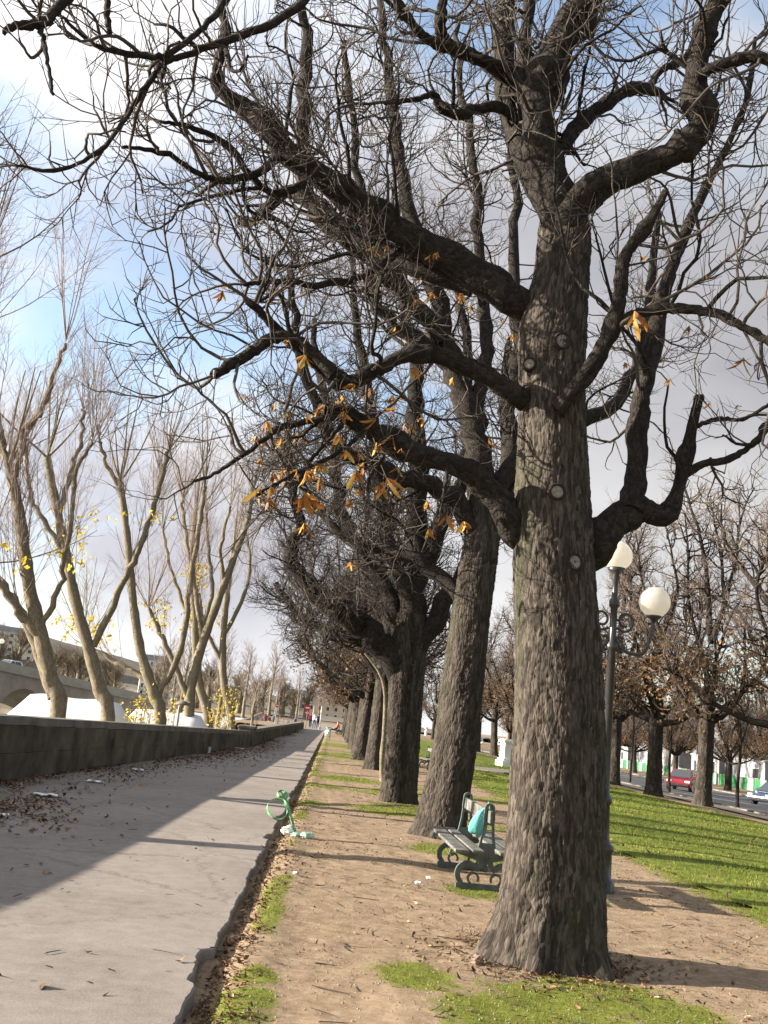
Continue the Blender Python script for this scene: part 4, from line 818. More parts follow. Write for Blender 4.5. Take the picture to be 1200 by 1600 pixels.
# young bare trees on the ramp bank and the pinkish ones beyond it
def young(seed, loc, h, label, spread=1.0, mat='twig_quay', dens=1.0, thick=1.6, name='bare_tree', group='bare trees beyond the ramp'):
    root = empty(name, loc, label=label, cat='tree', group=group); rs = np.random.default_rng(seed)
    L = lv(QL, rad=thick); L[0].update(per_m=3.4 * dens, ang=(20, 50), len=(1.2 * spread, 3.0 * spread), up0=0.25, up=0.15)
    g = Grower(seed, L); n = 18
    P = np.array([(0.15 * math.sin(t * 5 + seed) * t, 0.12 * math.sin(t * 4 + 2 * seed) * t, -0.1 + h * 0.85 * t) for t in np.linspace(0, 1, n)]); R = np.linspace(0.11, 0.02, n) * h / 7 * thick / 1.6
    V, Q, A = tubes([(P, R, 12)]); link('trunk', np_mesh('trunk', V, Q, None, [M['bark_quay']], True, attr=A), root); g.spawn(P, R, 0, 1.0, (0.28, 1.0))
    finish(root, g, M['bark_quay'], M[mat]); return root
ya = young(71, (0, 0, 0), 8.0, '', 1.0, dens=1.3, thick=2.2); yb = young(72, (0, 0, 0), 9.5, '', 1.2, dens=1.4, thick=2.6)
YT = [(at(394, 1140, 70)[0], 70, -2.6, 0.95, 'slim bare tree on the bank just left of the far parapet'), (-13, 88, -2.5, 1.1, 'bare tree rising behind the ramp parapet, left one'), (-12.5, 108, -1.6, 1.0, 'bare tree behind the ramp parapet near the stop signs'),
      (-14, 126, -1.0, 1.25, 'tall pinkish bare tree beyond the ramp'), (-16, 150, 0, 1.2, 'pinkish bare tree beyond the ramp people'), (-10.5, 168, 0, 1.3, 'pinkish bare tree above the traffic light'), (-7.0, 196, 0, 1.45, 'far tall bare tree rising over the end of the path'), (-20, 118, -3, 1.2, 'bare tree by the bridge end'),
      (-11.5, 205, 0, 1.5, 'far bare tree left of the street end'), (-15.6, 178, 0, 1.35, 'far bare tree in the pink thicket'), (-3.2, 225, 0, 1.1, 'far bare tree before the beige block'), (-22, 140, -1, 1.1, 'bare tree behind the bridge end wall')]
for k, (x, y, z, s, lab) in enumerate(YT):
    o = (ya, yb)[k] if k < 2 else copy_tree((ya, yb)[k % 2]); o.location = (x, y, z - 0.05); o.scale = (s, s, s); o.rotation_euler[2] = k * 1.3; tag(o, lab)
# the wood across the river
yc = young(73, (0, 0, 0), 11, '', 1.7, 'twig_far', 1.7, 5.0, 'bare_tree', 'trees across the river')
rs_ = random.Random(5); FT = []
for k in range(40):
    x = -140 + k * 3.4; FT.append((x, 240 + rs_.uniform(0, 45)))
FT += [(8 + 5.2 * k, 205 + (k * 23) % 60) for k in range(16)] + [(58 + 5.5 * k, 172 + (k * 29) % 70) for k in range(14)]
for k, (x, y) in enumerate(FT):
    o = yc if k == 0 else copy_tree(yc); s = 1.15 + 0.5 * rs_.random(); o.location = (x, y, -0.8); o.scale = (s * 1.25, s * 1.25, s * (1.0 if x < -75 else 0.72)); o.rotation_euler[2] = k * 2.1
    tag(o, 'brown bare tree of the wood across the river behind the bridge')
    if x > 5: o['label'] = 'low brown tree of the far thicket behind the road and lawn'; o['group'] = 'thicket at the end of the lawn'; o.scale[2] *= 0.9
# sapling beside the third chestnut
sp = on_ground(597, 1222)
s_ = empty('sapling', sp, label='thin pale sapling between the third and fourth chestnuts', cat='tree')
P = spline([p - sp for p in px([(597, 1226), (597, 1180), (601, 1130), (601, 1080), (592, 1050), (570, 1020)], 0, 0, sp[1])], 24)
V, Q, A = tubes([(P, np.linspace(0.075, 0.03, 24), 10)]); link('trunk', np_mesh('trunk', V, Q, None, [M['bark_quay']], True, attr=A), s_)
gg = Grower(77, lv(CH, rad=1.1)); gg.spawn(P, np.linspace(0.06, 0.02, 24), 1, 0.6, (0.7, 1.0)); finish(s_, gg, M['bark_limb'], M['twig'])
# slender dark young trees at the road edge
def slim(x, ytop, ybot, lab):
    p = on_ground(x, ybot); h = (ybot - ytop) / (FPX / p[1]); o = empty('young_tree', p, label=lab, cat='tree', group='slim young trees at the road edge')
    P = np.array([(0.04 * math.sin(t * 6 + x), 0.03 * math.cos(t * 5), -0.1 + t * (h * 1.5 + 0.1)) for t in np.linspace(0, 1, 12)])
    V, Q, A = tubes([(P, np.linspace(0.10, 0.05, 12), 10)]); link('trunk', np_mesh('trunk', V, Q, None, [M['bark']], True, attr=A), o)
    gg = Grower(int(x), lv(QL, rad=2.0)); gg.spawn(P, np.linspace(0.08, 0.03, 12), 0, 0.9, (0.5, 1)); finish(o, gg, M['bark_limb'], M['twig_road'])
slim(1045, 1165, 1237, 'slim dark young tree just left of the red car'); slim(1153, 1180, 1262, 'slim dark young tree between the red and blue cars'); slim(1134, 1172, 1234, 'slim dark young tree before the grey panel right of the red car'); slim(985, 1130, 1222, 'slim dark young tree left of the stout road-side chestnut')
# yellow shrubs over the wall
def shrub(x, ytop, Y, w, seed, lab, n=260):
    b = at(x, 1135, Y); b[2] = -3.9; t = at(x, ytop, Y)[2] + 3.9; o = empty('yellow_shrub', b, label=lab, cat='shrub', group='yellow shrubs behind the wall'); rs = np.random.default_rng(seed); br = []; pts = []
    for k in range(14):
        e = np.array([rs.normal(0, w * 0.55), rs.normal(0, w * 0.45), t * rs.uniform(0.8, 1.0)]); P = spline([(e[0] * 0.15, e[1] * 0.15, -0.05), e * [0.5, 0.5, 0.5], e * [0.9, 0.9, 0.8], e], 9)
        br.append((P, np.linspace(0.018, 0.006, 9), 5))
        for j in range(n // 14): q = rs.uniform(0.55, 1.0); i = int(q * 8); pts.append(P[i] + rs.normal(0, 0.16, 3))
    V, Q, A = tubes(br); link('stems', np_mesh('stems', V, Q, None, [M['bark_quay']], True, attr=A), o)
    link('leaves', leaf_cloud('leaves', pts, 0.12, M['yellow_leaf'], rs, 0.0, 0.05), o, kind='stuff')
shrub(215, 1062, 33, 0.45, 1, 'yellow-leaved shrub left of the forked third pollarded tree', 300); shrub(268, 1070, 40, 0.4, 2, 'thin yellow-leaved shrub right of the forked third pollarded tree', 120); shrub(340, 1062, 46, 0.6, 3, 'broad yellow-leaved shrub against the sixth pollarded tree', 330); shrub(232, 1090, 33.5, 0.5, 4, 'low yellow-leaved shrub just above the wall coping', 140)

# ================================================================ tents, bridge, buildings
M['canvas'] = pmat('white_canvas', [(0.50, 0.51, 0.53), (0.58, 0.58, 0.60)], 0.6, 0.7, 0.2, 0.15, 2.0)
def tent(x0, x1, yl, yr, yridge, Y, lab):
    a = at(x0, yl, Y); b = at(x1, yr, Y); c = (a + b) / 2; L = b[0] - a[0]; zr = at((x0 + x1) / 2, yridge, Y)[2]
    o = empty('marquee', (c[0], Y, -3.9), label=lab, cat='tent', group='white marquees on the lower quay'); D = 5.0; H = zr + 3.9; he = H - 1.3
    mb = MB(); n = 14; rows = []
    for i in range(n + 1):                        # ridge roof, slightly sagging between frames
        t = i / n; x = (t - 0.5) * L; sag = 0.10 * abs(math.sin(t * math.pi * 3)); r = []
        for j in range(9):
            v = j / 8 * 2 - 1; z = he + (H - he) * (1 - abs(v)) * min(1, min(t, 1 - t) * 4.5 + 0.02) - sag * (1 - abs(v) ** 2) * 0.8 - 0.1 * math.sin(math.pi * abs(v)); r.append((x, v * D / 2, z))
        rows += r
    mb.add(rows, [(i * 9 + j, i * 9 + j + 1, i * 9 + 10 + j, i * 9 + 9 + j) for i in range(n) for j in range(8)]); mb.build('roof', M['canvas'], o, smooth=True)
    for s in (-1, 1): MB().box((0, s * (D / 2 - 0.02), he / 2 - 0.03), (L - 0.05, 0.03, he)).build('side_wall', M['canvas'], o)
    for s in (-1, 1): MB().box((s * (L / 2 - 0.02), 0, he / 2 - 0.03), (0.03, D - 0.1, he)).build('end_wall', M['canvas'], o)
tent(-190, 24, 1098, 1105, 1080, 42, 'white marquee roof at the far left edge above the wall')
tent(-12, 236, 1118, 1128, 1087, 34, 'large white marquee roof behind the first two pollarded trees')
tent(170, 350, 1128, 1140, 1110, 43, 'lower white marquee roof right of the second pollarded tree')

M['bridge'] = pmat('bridge_stone', [(0.20, 0.175, 0.145), (0.31, 0.275, 0.235)], 0.6, 0.9, 0.2, 0.3, 4)
M['bridge2'] = pmat('bridge_parapet', [(0.25, 0.235, 0.20), (0.33, 0.31, 0.27)], 0.8, 0.9, 0.2)
pa, pb = at(-140, 1000, 105), at(262, 1093, 150); dv = pb - pa; LB = float(np.hypot(dv[0], dv[1])); br = empty('stone_bridge', (pa[0], pa[1], 0), math.atan2(dv[1], dv[0]), label='stone arch bridge crossing the river behind the marquees', cat='bridge')
def deck(t): return float(pa[2] + dv[2] * t)
arch = []; NA = 4
top = [(LB * k / 24, deck(k / 24) - 1.1) for k in range(25)]; bot = []
for a in range(NA):
    s0 = LB * a / NA; w = LB / NA
    bot += [(s0, -6.2), (s0 + 0.1 * w, -6.2)] + [(s0 + w * (0.5 - 0.4 * math.cos(math.pi * k / 12)), -5.0 + (deck((a + 0.5) / NA) - 2.5 + 5.0) * math.sin(math.pi * k / 12) ** 0.8) for k in range(13)] + [(s0 + 0.9 * w, -6.2)]
bot.append((LB, -6.2))
def strip(mb, T, B, y0, y1):      # wall between an upper and a lower polyline given as functions of x
    xs = np.linspace(0, LB, 161); bx = [q[0] for q in B]; bz = [q[1] for q in B]; tx = [q[0] for q in T]; tz = [q[1] for q in T]
    vs = []
    for x in xs: zt, zb = np.interp(x, tx, tz), np.interp(x, bx, bz); vs += [(x, y0, zb), (x, y0, zt), (x, y1, zt), (x, y1, zb)]
    mb.add(vs, [(i * 4 + a, i * 4 + (a + 1) % 4, i * 4 + 4 + (a + 1) % 4, i * 4 + 4 + a) for i in range(160) for a in range(4)])
mb = MB(); strip(mb, top, bot, 0, 12); mb.build('arches', M['bridge'], br)
mb = MB(); strip(mb, [(x, z + 0.22) for x, z in top], [(x, z + 0.004) for x, z in top], -0.35, 12.35); mb.build('cornice', M['bridge2'], br)
for y in (-0.1, 11.7):
    mb = MB(); strip(mb, [(x, z + 1.1) for x, z in top], [(x, z + 0.224) for x, z in top], y, y + 0.4); mb.build('parapet', M['bridge2'], br)

def building(name, x, y, z, w, d, h, rz, floors, bays, wall, roof, lab, roofh=2.0):
    o = empty(name, (x, y, z), rz, label=lab, cat='building'); MB().box((0, 0, h / 2), (w, d, h)).build('wall', wall, o)
    MB().prism([(-w / 2 - 0.3, h + 0.01), (w / 2 + 0.3, h + 0.01), (w / 2 - roofh * 0.6, h + roofh), (-w / 2 + roofh * 0.6, h + roofh)], 1, -d / 2 - 0.2, d / 2 + 0.2).build('roof', roof, o)
    fm = MB().box((0, 0, 0), (w / bays * 0.45, 0.12, h / floors * 0.6)).mesh('window', M['trim']); pm = MB().box((0, 0, 0), (w / bays * 0.36, 0.16, h / floors * 0.52)).mesh('pane', M['glass'])
    for f in range(floors):
        for b in range(bays):
            q = link('window', fm, o, loc=(-w / 2 + w / bays * (b + 0.5), -d / 2 - 0.02, h / floors * (f + 0.52))); link('pane', pm, q)
    return o
M['trim'] = pmat('window_trim', [(0.62, 0.60, 0.55), (0.7, 0.68, 0.63)], 3)
m_, t_, b_ = base_mat('window_glass', 0.1, 0.6); b_.inputs['Base Color'].default_value = (0.04, 0.05, 0.06, 1); M['glass'] = m_
cream = pmat('cream_render', [(0.50, 0.43, 0.34), (0.58, 0.51, 0.42)], 0.4); white_r = pmat('white_render', [(0.66, 0.64, 0.60), (0.74, 0.72, 0.68)], 0.4); zinc = pmat('zinc_roof', [(0.20, 0.22, 0.25), (0.28, 0.30, 0.33)], 0.5, 0.5)
tile = pmat('beige_stone', [(0.44, 0.34, 0.25), (0.52, 0.42, 0.32)], 0.4)
building('apartment_block', 1, 420, 0, 44, 12, 9.0, 0.0, 3, 13, tile, zinc, 'beige block closing the view at the end of the path')
building('apartment_block', -66, 380, -1, 14, 12, 16, 0.2, 6, 6, white_r, zinc, 'pale tall block beyond the bridge between the pollarded trees')
building('apartment_block', -150, 400, 2, 60, 16, 19, 0.25, 7, 16, cream, zinc, 'long grey roofed block on the hill at the far left')
# ================================================================ bench
M['iron'] = pmat('green_grey_iron', [(0.045, 0.056, 0.051), (0.10, 0.122, 0.112)], 9, 0.55, 0.4, 0.2, 60)
M['plank'] = pmat('weathered_plank', [(0.05, 0.05, 0.044), (0.105, 0.105, 0.095), (0.19, 0.19, 0.175)], 7, 0.75, 0.25, 0.35, 60, detail=10)
m_, t_, b_ = base_mat('turquoise_cloth', 0.7, 0.2); b_.inputs['Base Color'].default_value = (0.10, 0.36, 0.33, 1); bump(t_, b_, noise(t_, None, 40, 4).outputs['Fac'], 0.3, 0.01); M['turq'] = m_
def arc(cx, cz, r, a0, a1, n=12): return [(cx + r * math.cos(math.radians(a0 + (a1 - a0) * k / n)), cz + r * math.sin(math.radians(a0 + (a1 - a0) * k / n))) for k in range(n + 1)]
def bench(loc, rz, label, L=2.15):
    o = empty('park_bench', loc, rz, label=label, cat='bench'); sep = 1.5
    for e in (-1, 1):
        y = e * sep / 2
        f = MB()
        f.ribbon([(-0.30, 0.025), (0.30, 0.025)], 0.05, 0.06, 1, y)                                                   # foot rail
        for s in (-1, 1):
            f.ribbon([(s * 0.26, 0.04)] + [(s * q[0], q[1]) for q in arc(0.185, 0.14, 0.105, -50, 150, 12)] + [(s * 0.055, 0.24), (s * 0.035, 0.30)], 0.055, 0.05, 1, y + 0.001 * s)      # bulging scroll
            f.ribbon([(s * q[0], q[1]) for q in arc(0.12, 0.10, 0.055, -60, 210, 10)], 0.022, 0.04, 1, y + 0.002 * s)
            f.ribbon([(s * 0.03, 0.31), (s * 0.12, 0.325), (s * 0.25, 0.345), (s * 0.37, 0.372)], [0.085, 0.07, 0.045, 0.03], 0.05, 1, y + 0.0015 * s)                                       # seat arm
            f.ribbon([(s * 0.37, 0.375), (s * 0.38, 0.34), (s * 0.365, 0.31), (s * 0.345, 0.315)], 0.02, 0.045, 1, y - 0.0015 * s)                                                           # scroll under the seat edge
            f.ribbon([(s * 0.085, 0.40), (s * 0.07, 0.47), (s * 0.055, 0.56), (s * 0.045, 0.68), (s * 0.05, 0.71), (s * 0.042, 0.80)] + [(s * q[0], q[1]) for q in arc(0, 0.815, 0.042, 10, 90, 5)], 0.024, 0.045, 1, y - 0.001 * s)
        f.ribbon([(0, 0.26), (0, 0.30), (0, 0.36), (0, 0.41), (0, 0.46)], [0.10, 0.09, 0.17, 0.18, 0.15], 0.04, 1, y)   # solid web
        f.ribbon([(-0.05, 0.66), (0.05, 0.66)], 0.03, 0.04, 1, y)
        f.ribbon([(0, 0.66), (0, 0.76)], 0.028, 0.03, 1, y + 0.003)
        f.build('end_frame', M['iron'], o)
    for s in (-1, 1):
        for q, (x, w) in enumerate(((0.14, 0.12), (0.305, 0.15))):
            MB().box((s * x, 0, 0.395 + 0.006 * (1 - q)), (w, L, 0.034)).build('seat_plank', M['plank'], o, bevel=0.006)
    MB().box((0.0, 0, 0.735), (0.035, sep + 0.28, 0.125)).build('back_plank', M['plank'], o, bevel=0.006)
    MB().tube([(0, -sep / 2, 0.30), (0, sep / 2, 0.30)], 0.014).build('tie_rod', M['iron'], o)
    return o
bf = on_ground(752, 1392); BY = bf[1] + 0.75
bench((1.74, BY, 0.012), 0.02, 'grey-green double park bench beside the nearest chestnut')
pb2 = on_ground(660, 1203); bench((float(pb2[0]) + 0.35, float(pb2[1]) + 0.6, 0.0), 0.1, 'far double bench on the sand between the second and third chestnuts')
pb3 = on_ground(540, 1146); bench((0.75, 99.0, 0.0), 0.0, 'distant bench by the path with a person sitting on it')
# turquoise bag slung over the near end of the back rest
bag = empty('shoulder_bag', (1.66, bf[1] + 0.06, 0.55), label='turquoise cloth bag slung over the near end of the bench back', cat='bag')
rows = []; nb = 20
for k, (z, w, d, cx) in enumerate([(0.012, 0.03, 0.02, -0.0), (0.0, 0.075, 0.036, -0.006), (0.03, 0.098, 0.05, -0.016), (0.075, 0.098, 0.05, -0.012), (0.125, 0.092, 0.046, 0.002), (0.18, 0.078, 0.044, 0.018), (0.225, 0.060, 0.040, 0.036), (0.262, 0.038, 0.034, 0.055), (0.285, 0.014, 0.02, 0.072)]):
    for j in range(nb):
        a = 2 * math.pi * j / nb; rows.append((cx + w * math.cos(a) * (1 + 0.05 * math.sin(3 * a + k)), d * math.sin(a) * (1 + 0.22 * math.sin(7 * a + 0.7 * k)) - 0.02, z))
mb = MB(); mb.add(rows, [(k * nb + j, k * nb + (j + 1) % nb, k * nb + nb + (j + 1) % nb, k * nb + nb + j) for k in range(8) for j in range(nb)] + [tuple(range(nb - 1, -1, -1)), tuple(range(8 * nb, 9 * nb))]); mb.build('pouch', M['turq'], bag, smooth=True)
MB().ribbon([(0.05, 0.20), (0.072, 0.285), (0.09, 0.325), (0.118, 0.30), (0.135, 0.18), (0.13, 0.10)], [0.02, 0.03, 0.03, 0.03, 0.035, 0.01], 0.03, 1, -0.015).build('strap', M['turq'], bag)

# ================================================================ broken litter-bag holder and its spare bags
m_, t_, b_ = base_mat('green_paint', 0.4, 0.5)
c_ = t_.nodes.new('ShaderNodeTexCoord'); n_ = noise(t_, c_.outputs['Object'], 25, 6); r_ = ramp(t_, [(0.35, (0.05, 0.20, 0.07)), (0.52, (0.12, 0.36, 0.15)), (0.66, (0.36, 0.46, 0.34))]); t_.links.new(n_.outputs['Fac'], r_.inputs['Fac']); t_.links.new(r_.outputs['Color'], b_.inputs['Base Color']); M['green'] = m_
m_, t_, b_ = base_mat('clear_green_plastic', 0.25, 0.5); b_.inputs['Base Color'].default_value = (0.40, 0.58, 0.46, 1); b_.inputs['Alpha'].default_value = 0.75
bump(t_, b_, noise(t_, t_.nodes.new('ShaderNodeTexCoord').outputs['Object'], 25, 5).outputs['Fac'], 0.9, 0.03); M['plastic'] = m_
m_, t_, b_ = base_mat('white_plastic', 0.35, 0.4); b_.inputs['Base Color'].default_value = (0.72, 0.76, 0.70, 1); bump(t_, b_, noise(t_, t_.nodes.new('ShaderNodeTexCoord').outputs['Object'], 18, 5).outputs['Fac'], 0.9, 0.03); M['wplastic'] = m_
M['paper'] = pmat('white_paper', [(0.66, 0.67, 0.68), (0.78, 0.78, 0.78)], 10, 0.8)
def bag_mesh(name, mat, r, seed, squash=0.7, res=3):
    bm = bmesh.new(); bmesh.ops.create_icosphere(bm, subdivisions=res, radius=1.0); rs = np.random.default_rng(seed); ph = rs.uniform(0, 6.28, 9)
    for v in bm.verts:
        c = v.co.copy(); f = 1 + 0.16 * math.sin(4 * c.x + ph[0]) * math.sin(5 * c.y + ph[1]) + 0.13 * math.sin(9 * c.z + ph[2] + 3 * c.x) + 0.09 * math.sin(13 * c.y + ph[3]) * math.cos(11 * c.x + ph[4]) + rs.normal(0, 0.035)
        v.co = Vector((c.x * r * f, c.y * r * f, max(-0.75, c.z) * r * f * squash))
    for f in bm.faces: f.smooth = False
    me = bpy.data.meshes.new(name); bm.to_mesh(me); bm.free(); me.materials.append(mat); return me
hb = on_ground(466, 1308); top = at(441, 1236, hb[1] - 0.02) - hb
hold = empty('litter_bag_holder', hb, label='bent green litter-bag holder leaning over the path edge', cat='bin holder')
MB().tube([(0, 0, -0.06), tuple(top * 0.5), tuple(top)], 0.021, 10).build('post', M['green'], hold, smooth=True)
hc = at(433.5, 1264, hb[1] - 0.05) - hb
def band(mb, c, nv, r, w, th, seg=40, a0=0, a1=360):
    nv = Vector(nv).normalized(); q = nv.to_track_quat('Z', 'Y'); vs = []; full = a1 - a0 >= 360; n = seg if full else seg + 1
    for k in range(n):
        a = math.radians(a0 + (a1 - a0) * k / seg); e = Vector((math.cos(a), math.sin(a), 0))
        for rad, z in ((r, -w / 2), (r + th, -w / 2), (r + th, w / 2), (r, w / 2)): vs.append(q @ (e * rad + Vector((0, 0, z))) + Vector(c))
    mb.add(vs, [(k * 4 + j, k * 4 + (j + 1) % 4, ((k + 1) % n) * 4 + (j + 1) % 4, ((k + 1) % n) * 4 + j) for k in range(seg) for j in range(4)])
mb = MB(); band(mb, hc, (0.28, -0.80, 0.52), 0.137, 0.048, 0.006); mb.build('hoop', M['green'], hold)
mb = MB(); band(mb, top * 0.93 + np.array([-0.035, -0.01, 0.0]), (0.2, -0.75, 0.6), 0.042, 0.06, 0.007, 20, 30, 330); mb.box(tuple(top * 0.90 + np.array([0.02, 0, 0])), (0.075, 0.05, 0.10), Matrix.Rotation(0.3, 3, 'Y')); mb.build('clamp', M['green'], hold, bevel=0.004)
MB().box((0, -0.03, 0.035), (0.085, 0.03, 0.055), Matrix.Rotation(-0.15, 3, 'Y')).build('sleeve', M['wplastic'], hold, bevel=0.004)
link('plastic_bag', bag_mesh('plastic_bag', M['wplastic'], 0.085, 3), loc=(hb[0] - 0.15, hb[1] - 0.02, 0.07), label='crumpled white and green plastic bag left of the leaning holder foot', cat='bag')
link('plastic_bag', bag_mesh('plastic_bag', M['plastic'], 0.085, 9, 0.6), loc=(hb[0] + 0.12, hb[1] - 0.14, 0.045), label='glossy green-grey plastic bag right of the leaning holder foot', cat='bag')
link('plastic_bag', bag_mesh('plastic_bag', M['plastic'], 0.07, 12, 0.5), loc=(hb[0] - 0.03, hb[1] - 0.10, 0.035), label='small flattened green plastic bag between the two others at the holder foot', cat='bag')
# an upright holder further on with a full white bag
h2 = on_ground(512, 1157); hh = empty('litter_bag_holder', h2, label='far upright litter-bag holder at the path edge', cat='bin holder')
MB().tube([(0.12, 0, -0.05), (0.12, 0, 0.95)], 0.022, 8).build('post', M['green'], hh, smooth=True)
mb = MB(); band(mb, (-0.06, 0, 0.86), (0, 0, 1), 0.165, 0.05, 0.008, 24); mb.build('hoop', M['green'], hh)
fb = link('rubbish_bag', bag_mesh('rubbish_bag', M['wplastic'], 0.19, 5, 1.7), loc=(h2[0] - 0.06, h2[1], 0.5), label='full white rubbish bag hanging in the far holder', cat='bag')

# ================================================================ street lamp with three globes
M['castiron'] = pmat('black_iron', [(0.018, 0.018, 0.02), (0.035, 0.034, 0.034)], 12, 0.32, 0.5)
m_, t_, b_ = base_mat('opal_globe', 0.07, 0.8); b_.inputs['Base Color'].default_value = (0.60, 0.58, 0.53, 1)
tr_ = t_.nodes.new('ShaderNodeBsdfTranslucent'); tr_.inputs['Color'].default_value = (0.9, 0.88, 0.82, 1); mx_ = t_.nodes.new('ShaderNodeMixShader'); mx_.inputs[0].default_value = 0.55
t_.links.new(b_.outputs['BSDF'], mx_.inputs[1]); t_.links.new(tr_.outputs['BSDF'], mx_.inputs[2]); t_.links.new(mx_.outputs[0], t_.nodes['Material Output'].inputs['Surface']); M['opal'] = m_
lb = on_ground(942, 1395); LY = lb[1]; c1 = at(959, 868, LY) - lb; c2 = at(1023, 941, LY) - lb; lb = lb - np.array([0.05, 0, 0]); RG = 24.5 / (FPX / LY)
lamp = empty('street_lamp', lb, label='black iron street lamp with three white globes behind the nearest trunk', cat='street lamp')
zt = c1[2] - RG; cx = c1[0]
MB().lathe([(0.17, -0.05), (0.17, 0.10), (0.15, 0.14), (0.13, 0.16), (0.125, 0.42), (0.145, 0.46), (0.145, 0.50), (0.10, 0.54), (0.085, 0.62), (0.075, 0.95), (0.095, 0.97), (0.095, 1.02), (0.07, 1.06), (0.06, 1.2), (0.046, zt - 0.95), (0.07, zt - 0.93), (0.07, zt - 0.88), (0.042, zt - 0.84), (0.04, zt - 0.45), (0.062, zt - 0.42), (0.062, zt - 0.36), (0.036, zt - 0.32), (0.034, zt - 0.12), (0.055, zt - 0.09), (0.04, zt - 0.05), (0.075, zt - 0.01), (0.11, zt + 0.035), (0.02, zt + 0.03)], 18).build('post', M['castiron'], lamp, smooth=True)
def globe(c):
    mb = MB(); mb.lathe([(RG * math.sin(a) + 1e-4, -RG * math.cos(a)) for a in np.linspace(0.35, math.pi, 20)], 32, tuple(c)); mb.build('globe', M['opal'], lamp, smooth=True)
    k = MB(); k.lathe([(0.02, -RG - 0.05), (0.055, -RG - 0.02), (0.10, -RG + 0.012), (0.075, -RG + 0.03), (0.01, -RG + 0.025)], 18, tuple(c)); k.build('cup', M['castiron'], lamp, smooth=True)
globe((0, 0, c1[2]))
ax = c2[0] + 0.05
for s in (-1, 1):
    xg = ax if s > 0 else -ax * 0.92; zc = c2[2]; globe((xg, 0, zc))
    z0 = zt - 0.66
    P = spline([(0.02 * s, 0, z0 - 0.10), (0.10 * s, 0, z0 - 0.24), (0.24 * s, 0, z0 - 0.30), (xg * 0.82, 0, z0 - 0.25), (xg, 0, zc - RG - 0.04)], 24)
    mb = MB(); mb.tube([tuple(p) for p in P], 0.021, 8)
    sp_ = [(s * (0.14 + 0.095 * math.cos(a) * (1 - 0.09 * a)), 0, z0 + 0.07 + 0.105 * math.sin(a) * (1 - 0.09 * a)) for a in np.linspace(-2.4, 5.2, 30)]; mb.tube(sp_, 0.016, 7)
    sp2 = [(s * (0.09 + 0.06 * math.cos(a)), 0, z0 - 0.20 + 0.08 * math.sin(a)) for a in np.linspace(1.0, 6.0, 20)]; mb.tube(sp2, 0.018, 7)
    mb.build('arm', M['castiron'], lamp, smooth=True)

# ================================================================ white pedestal, urn, small stones
M['white_stone'] = pmat('white_stone', [(0.66, 0.65, 0.60), (0.78, 0.77, 0.73)], 4, 0.8, 0.2)
pd = on_ground(791, 1199); o = empty('stone_pedestal', pd, 0.25, label='white stone pedestal on the lawn left of the nearest trunk', cat='pedestal')
MB().box((0, 0, 0.16), (1.0, 1.0, 0.42)).box((0, 0, 0.43), (0.86, 0.86, 0.12)).build('plinth', M['white_stone'], o, bevel=0.02)
MB().box((0, 0, 0.95), (0.66, 0.66, 0.92)).build('die', M['white_stone'], o, bevel=0.015); MB().box((0, 0, 1.47), (0.86, 0.86, 0.12)).box((0, 0, 1.55), (0.74, 0.74, 0.06)).build('cornice', M['white_stone'], o, bevel=0.012)
sl = on_ground(765, 1205); o = empty('stone_slab', sl, 0.2, label='pale flat stone apron on the lawn before the white pedestal', cat='slab')
MB().prism([(1.5 * math.cos(a), 2.2 * math.sin(a)) for a in np.linspace(0, 6.0, 14)], 2, -0.1, 0.10).build('top', M['coping'], o, bevel=0.02)
MB().box((0.95, -2.6, 0.06), (0.5, 0.4, 0.32)).build('end_block', M['castiron'], o, bevel=0.02)
u = on_ground(665, 1151); o = empty('stone_urn', u, label='small white urn on a foot far off between the second and third trunks', cat='urn')
MB().lathe([(0.5, -0.05), (0.5, 0.3), (0.36, 0.4), (0.3, 1.2), (0.4, 1.3), (0.4, 1.4), (0.15, 1.5), (0.12, 1.7), (0.4, 2.0), (0.5, 2.3), (0.55, 2.35), (0.45, 2.36), (0.01, 2.3)], 16).build('body', M['white_stone'], o, smooth=True)
q = on_ground(745, 1508); link('stone', bag_mesh('stone', pmat('brown_stone', [(0.10, 0.07, 0.055), (0.22, 0.16, 0.12)], 9, 0.9), 0.05, 4, 0.8), loc=(q[0], q[1], q[2] + 0.03), label='small brown stone at the left foot of the nearest trunk', cat='stone')

# litter on the path
def sheet_paper(x, y, w, h, rz, lab, nm='paper_scrap'):
    c = on_ground(x, y); n = 6; vs = [((i / n - 0.5) * w, (j / n - 0.5) * h, 0.052 + 0.012 * math.sin(i * 1.7 + j * 0.9 + x) + 0.004) for j in range(n + 1) for i in range(n + 1)]
    mb = MB(); mb.add(vs, [(j * 7 + i, j * 7 + i + 1, j * 7 + 8 + i, j * 7 + 7 + i) for j in range(n) for i in range(n)]); mb.build(nm, M['paper'], None, smooth=True, loc=(c[0], c[1], 0), rot=(0, 0, rz), label=lab, cat='litter')
sheet_paper(70, 1247, 0.34, 0.20, 0.3, 'flat white paper scrap by the wall, nearest the left edge'); sheet_paper(147, 1225, 0.30, 0.18, -0.2, 'white paper scrap by the wall, second from the left'); sheet_paper(215, 1206, 0.26, 0.2, 0.1, 'white paper scrap by the wall, third from the left'); sheet_paper(372, 1171, 0.4, 0.25, 0.2, 'pale paper scrap near the far end of the near parapet')
sheet_paper(6, 1280, 0.1, 0.08, 0.2, 'small white scrap among leaves at the left edge'); sheet_paper(652, 1388, 0.06, 0.05, 0.2, 'tiny white scrap on the sand left of the bench'); sheet_paper(668, 1380, 0.04, 0.04, 0.9, 'tiniest white scrap on the sand nearest the bench'); sheet_paper(460, 1373, 0.035, 0.03, 0.4, 'tiny white scrap on the sand by the path edge')
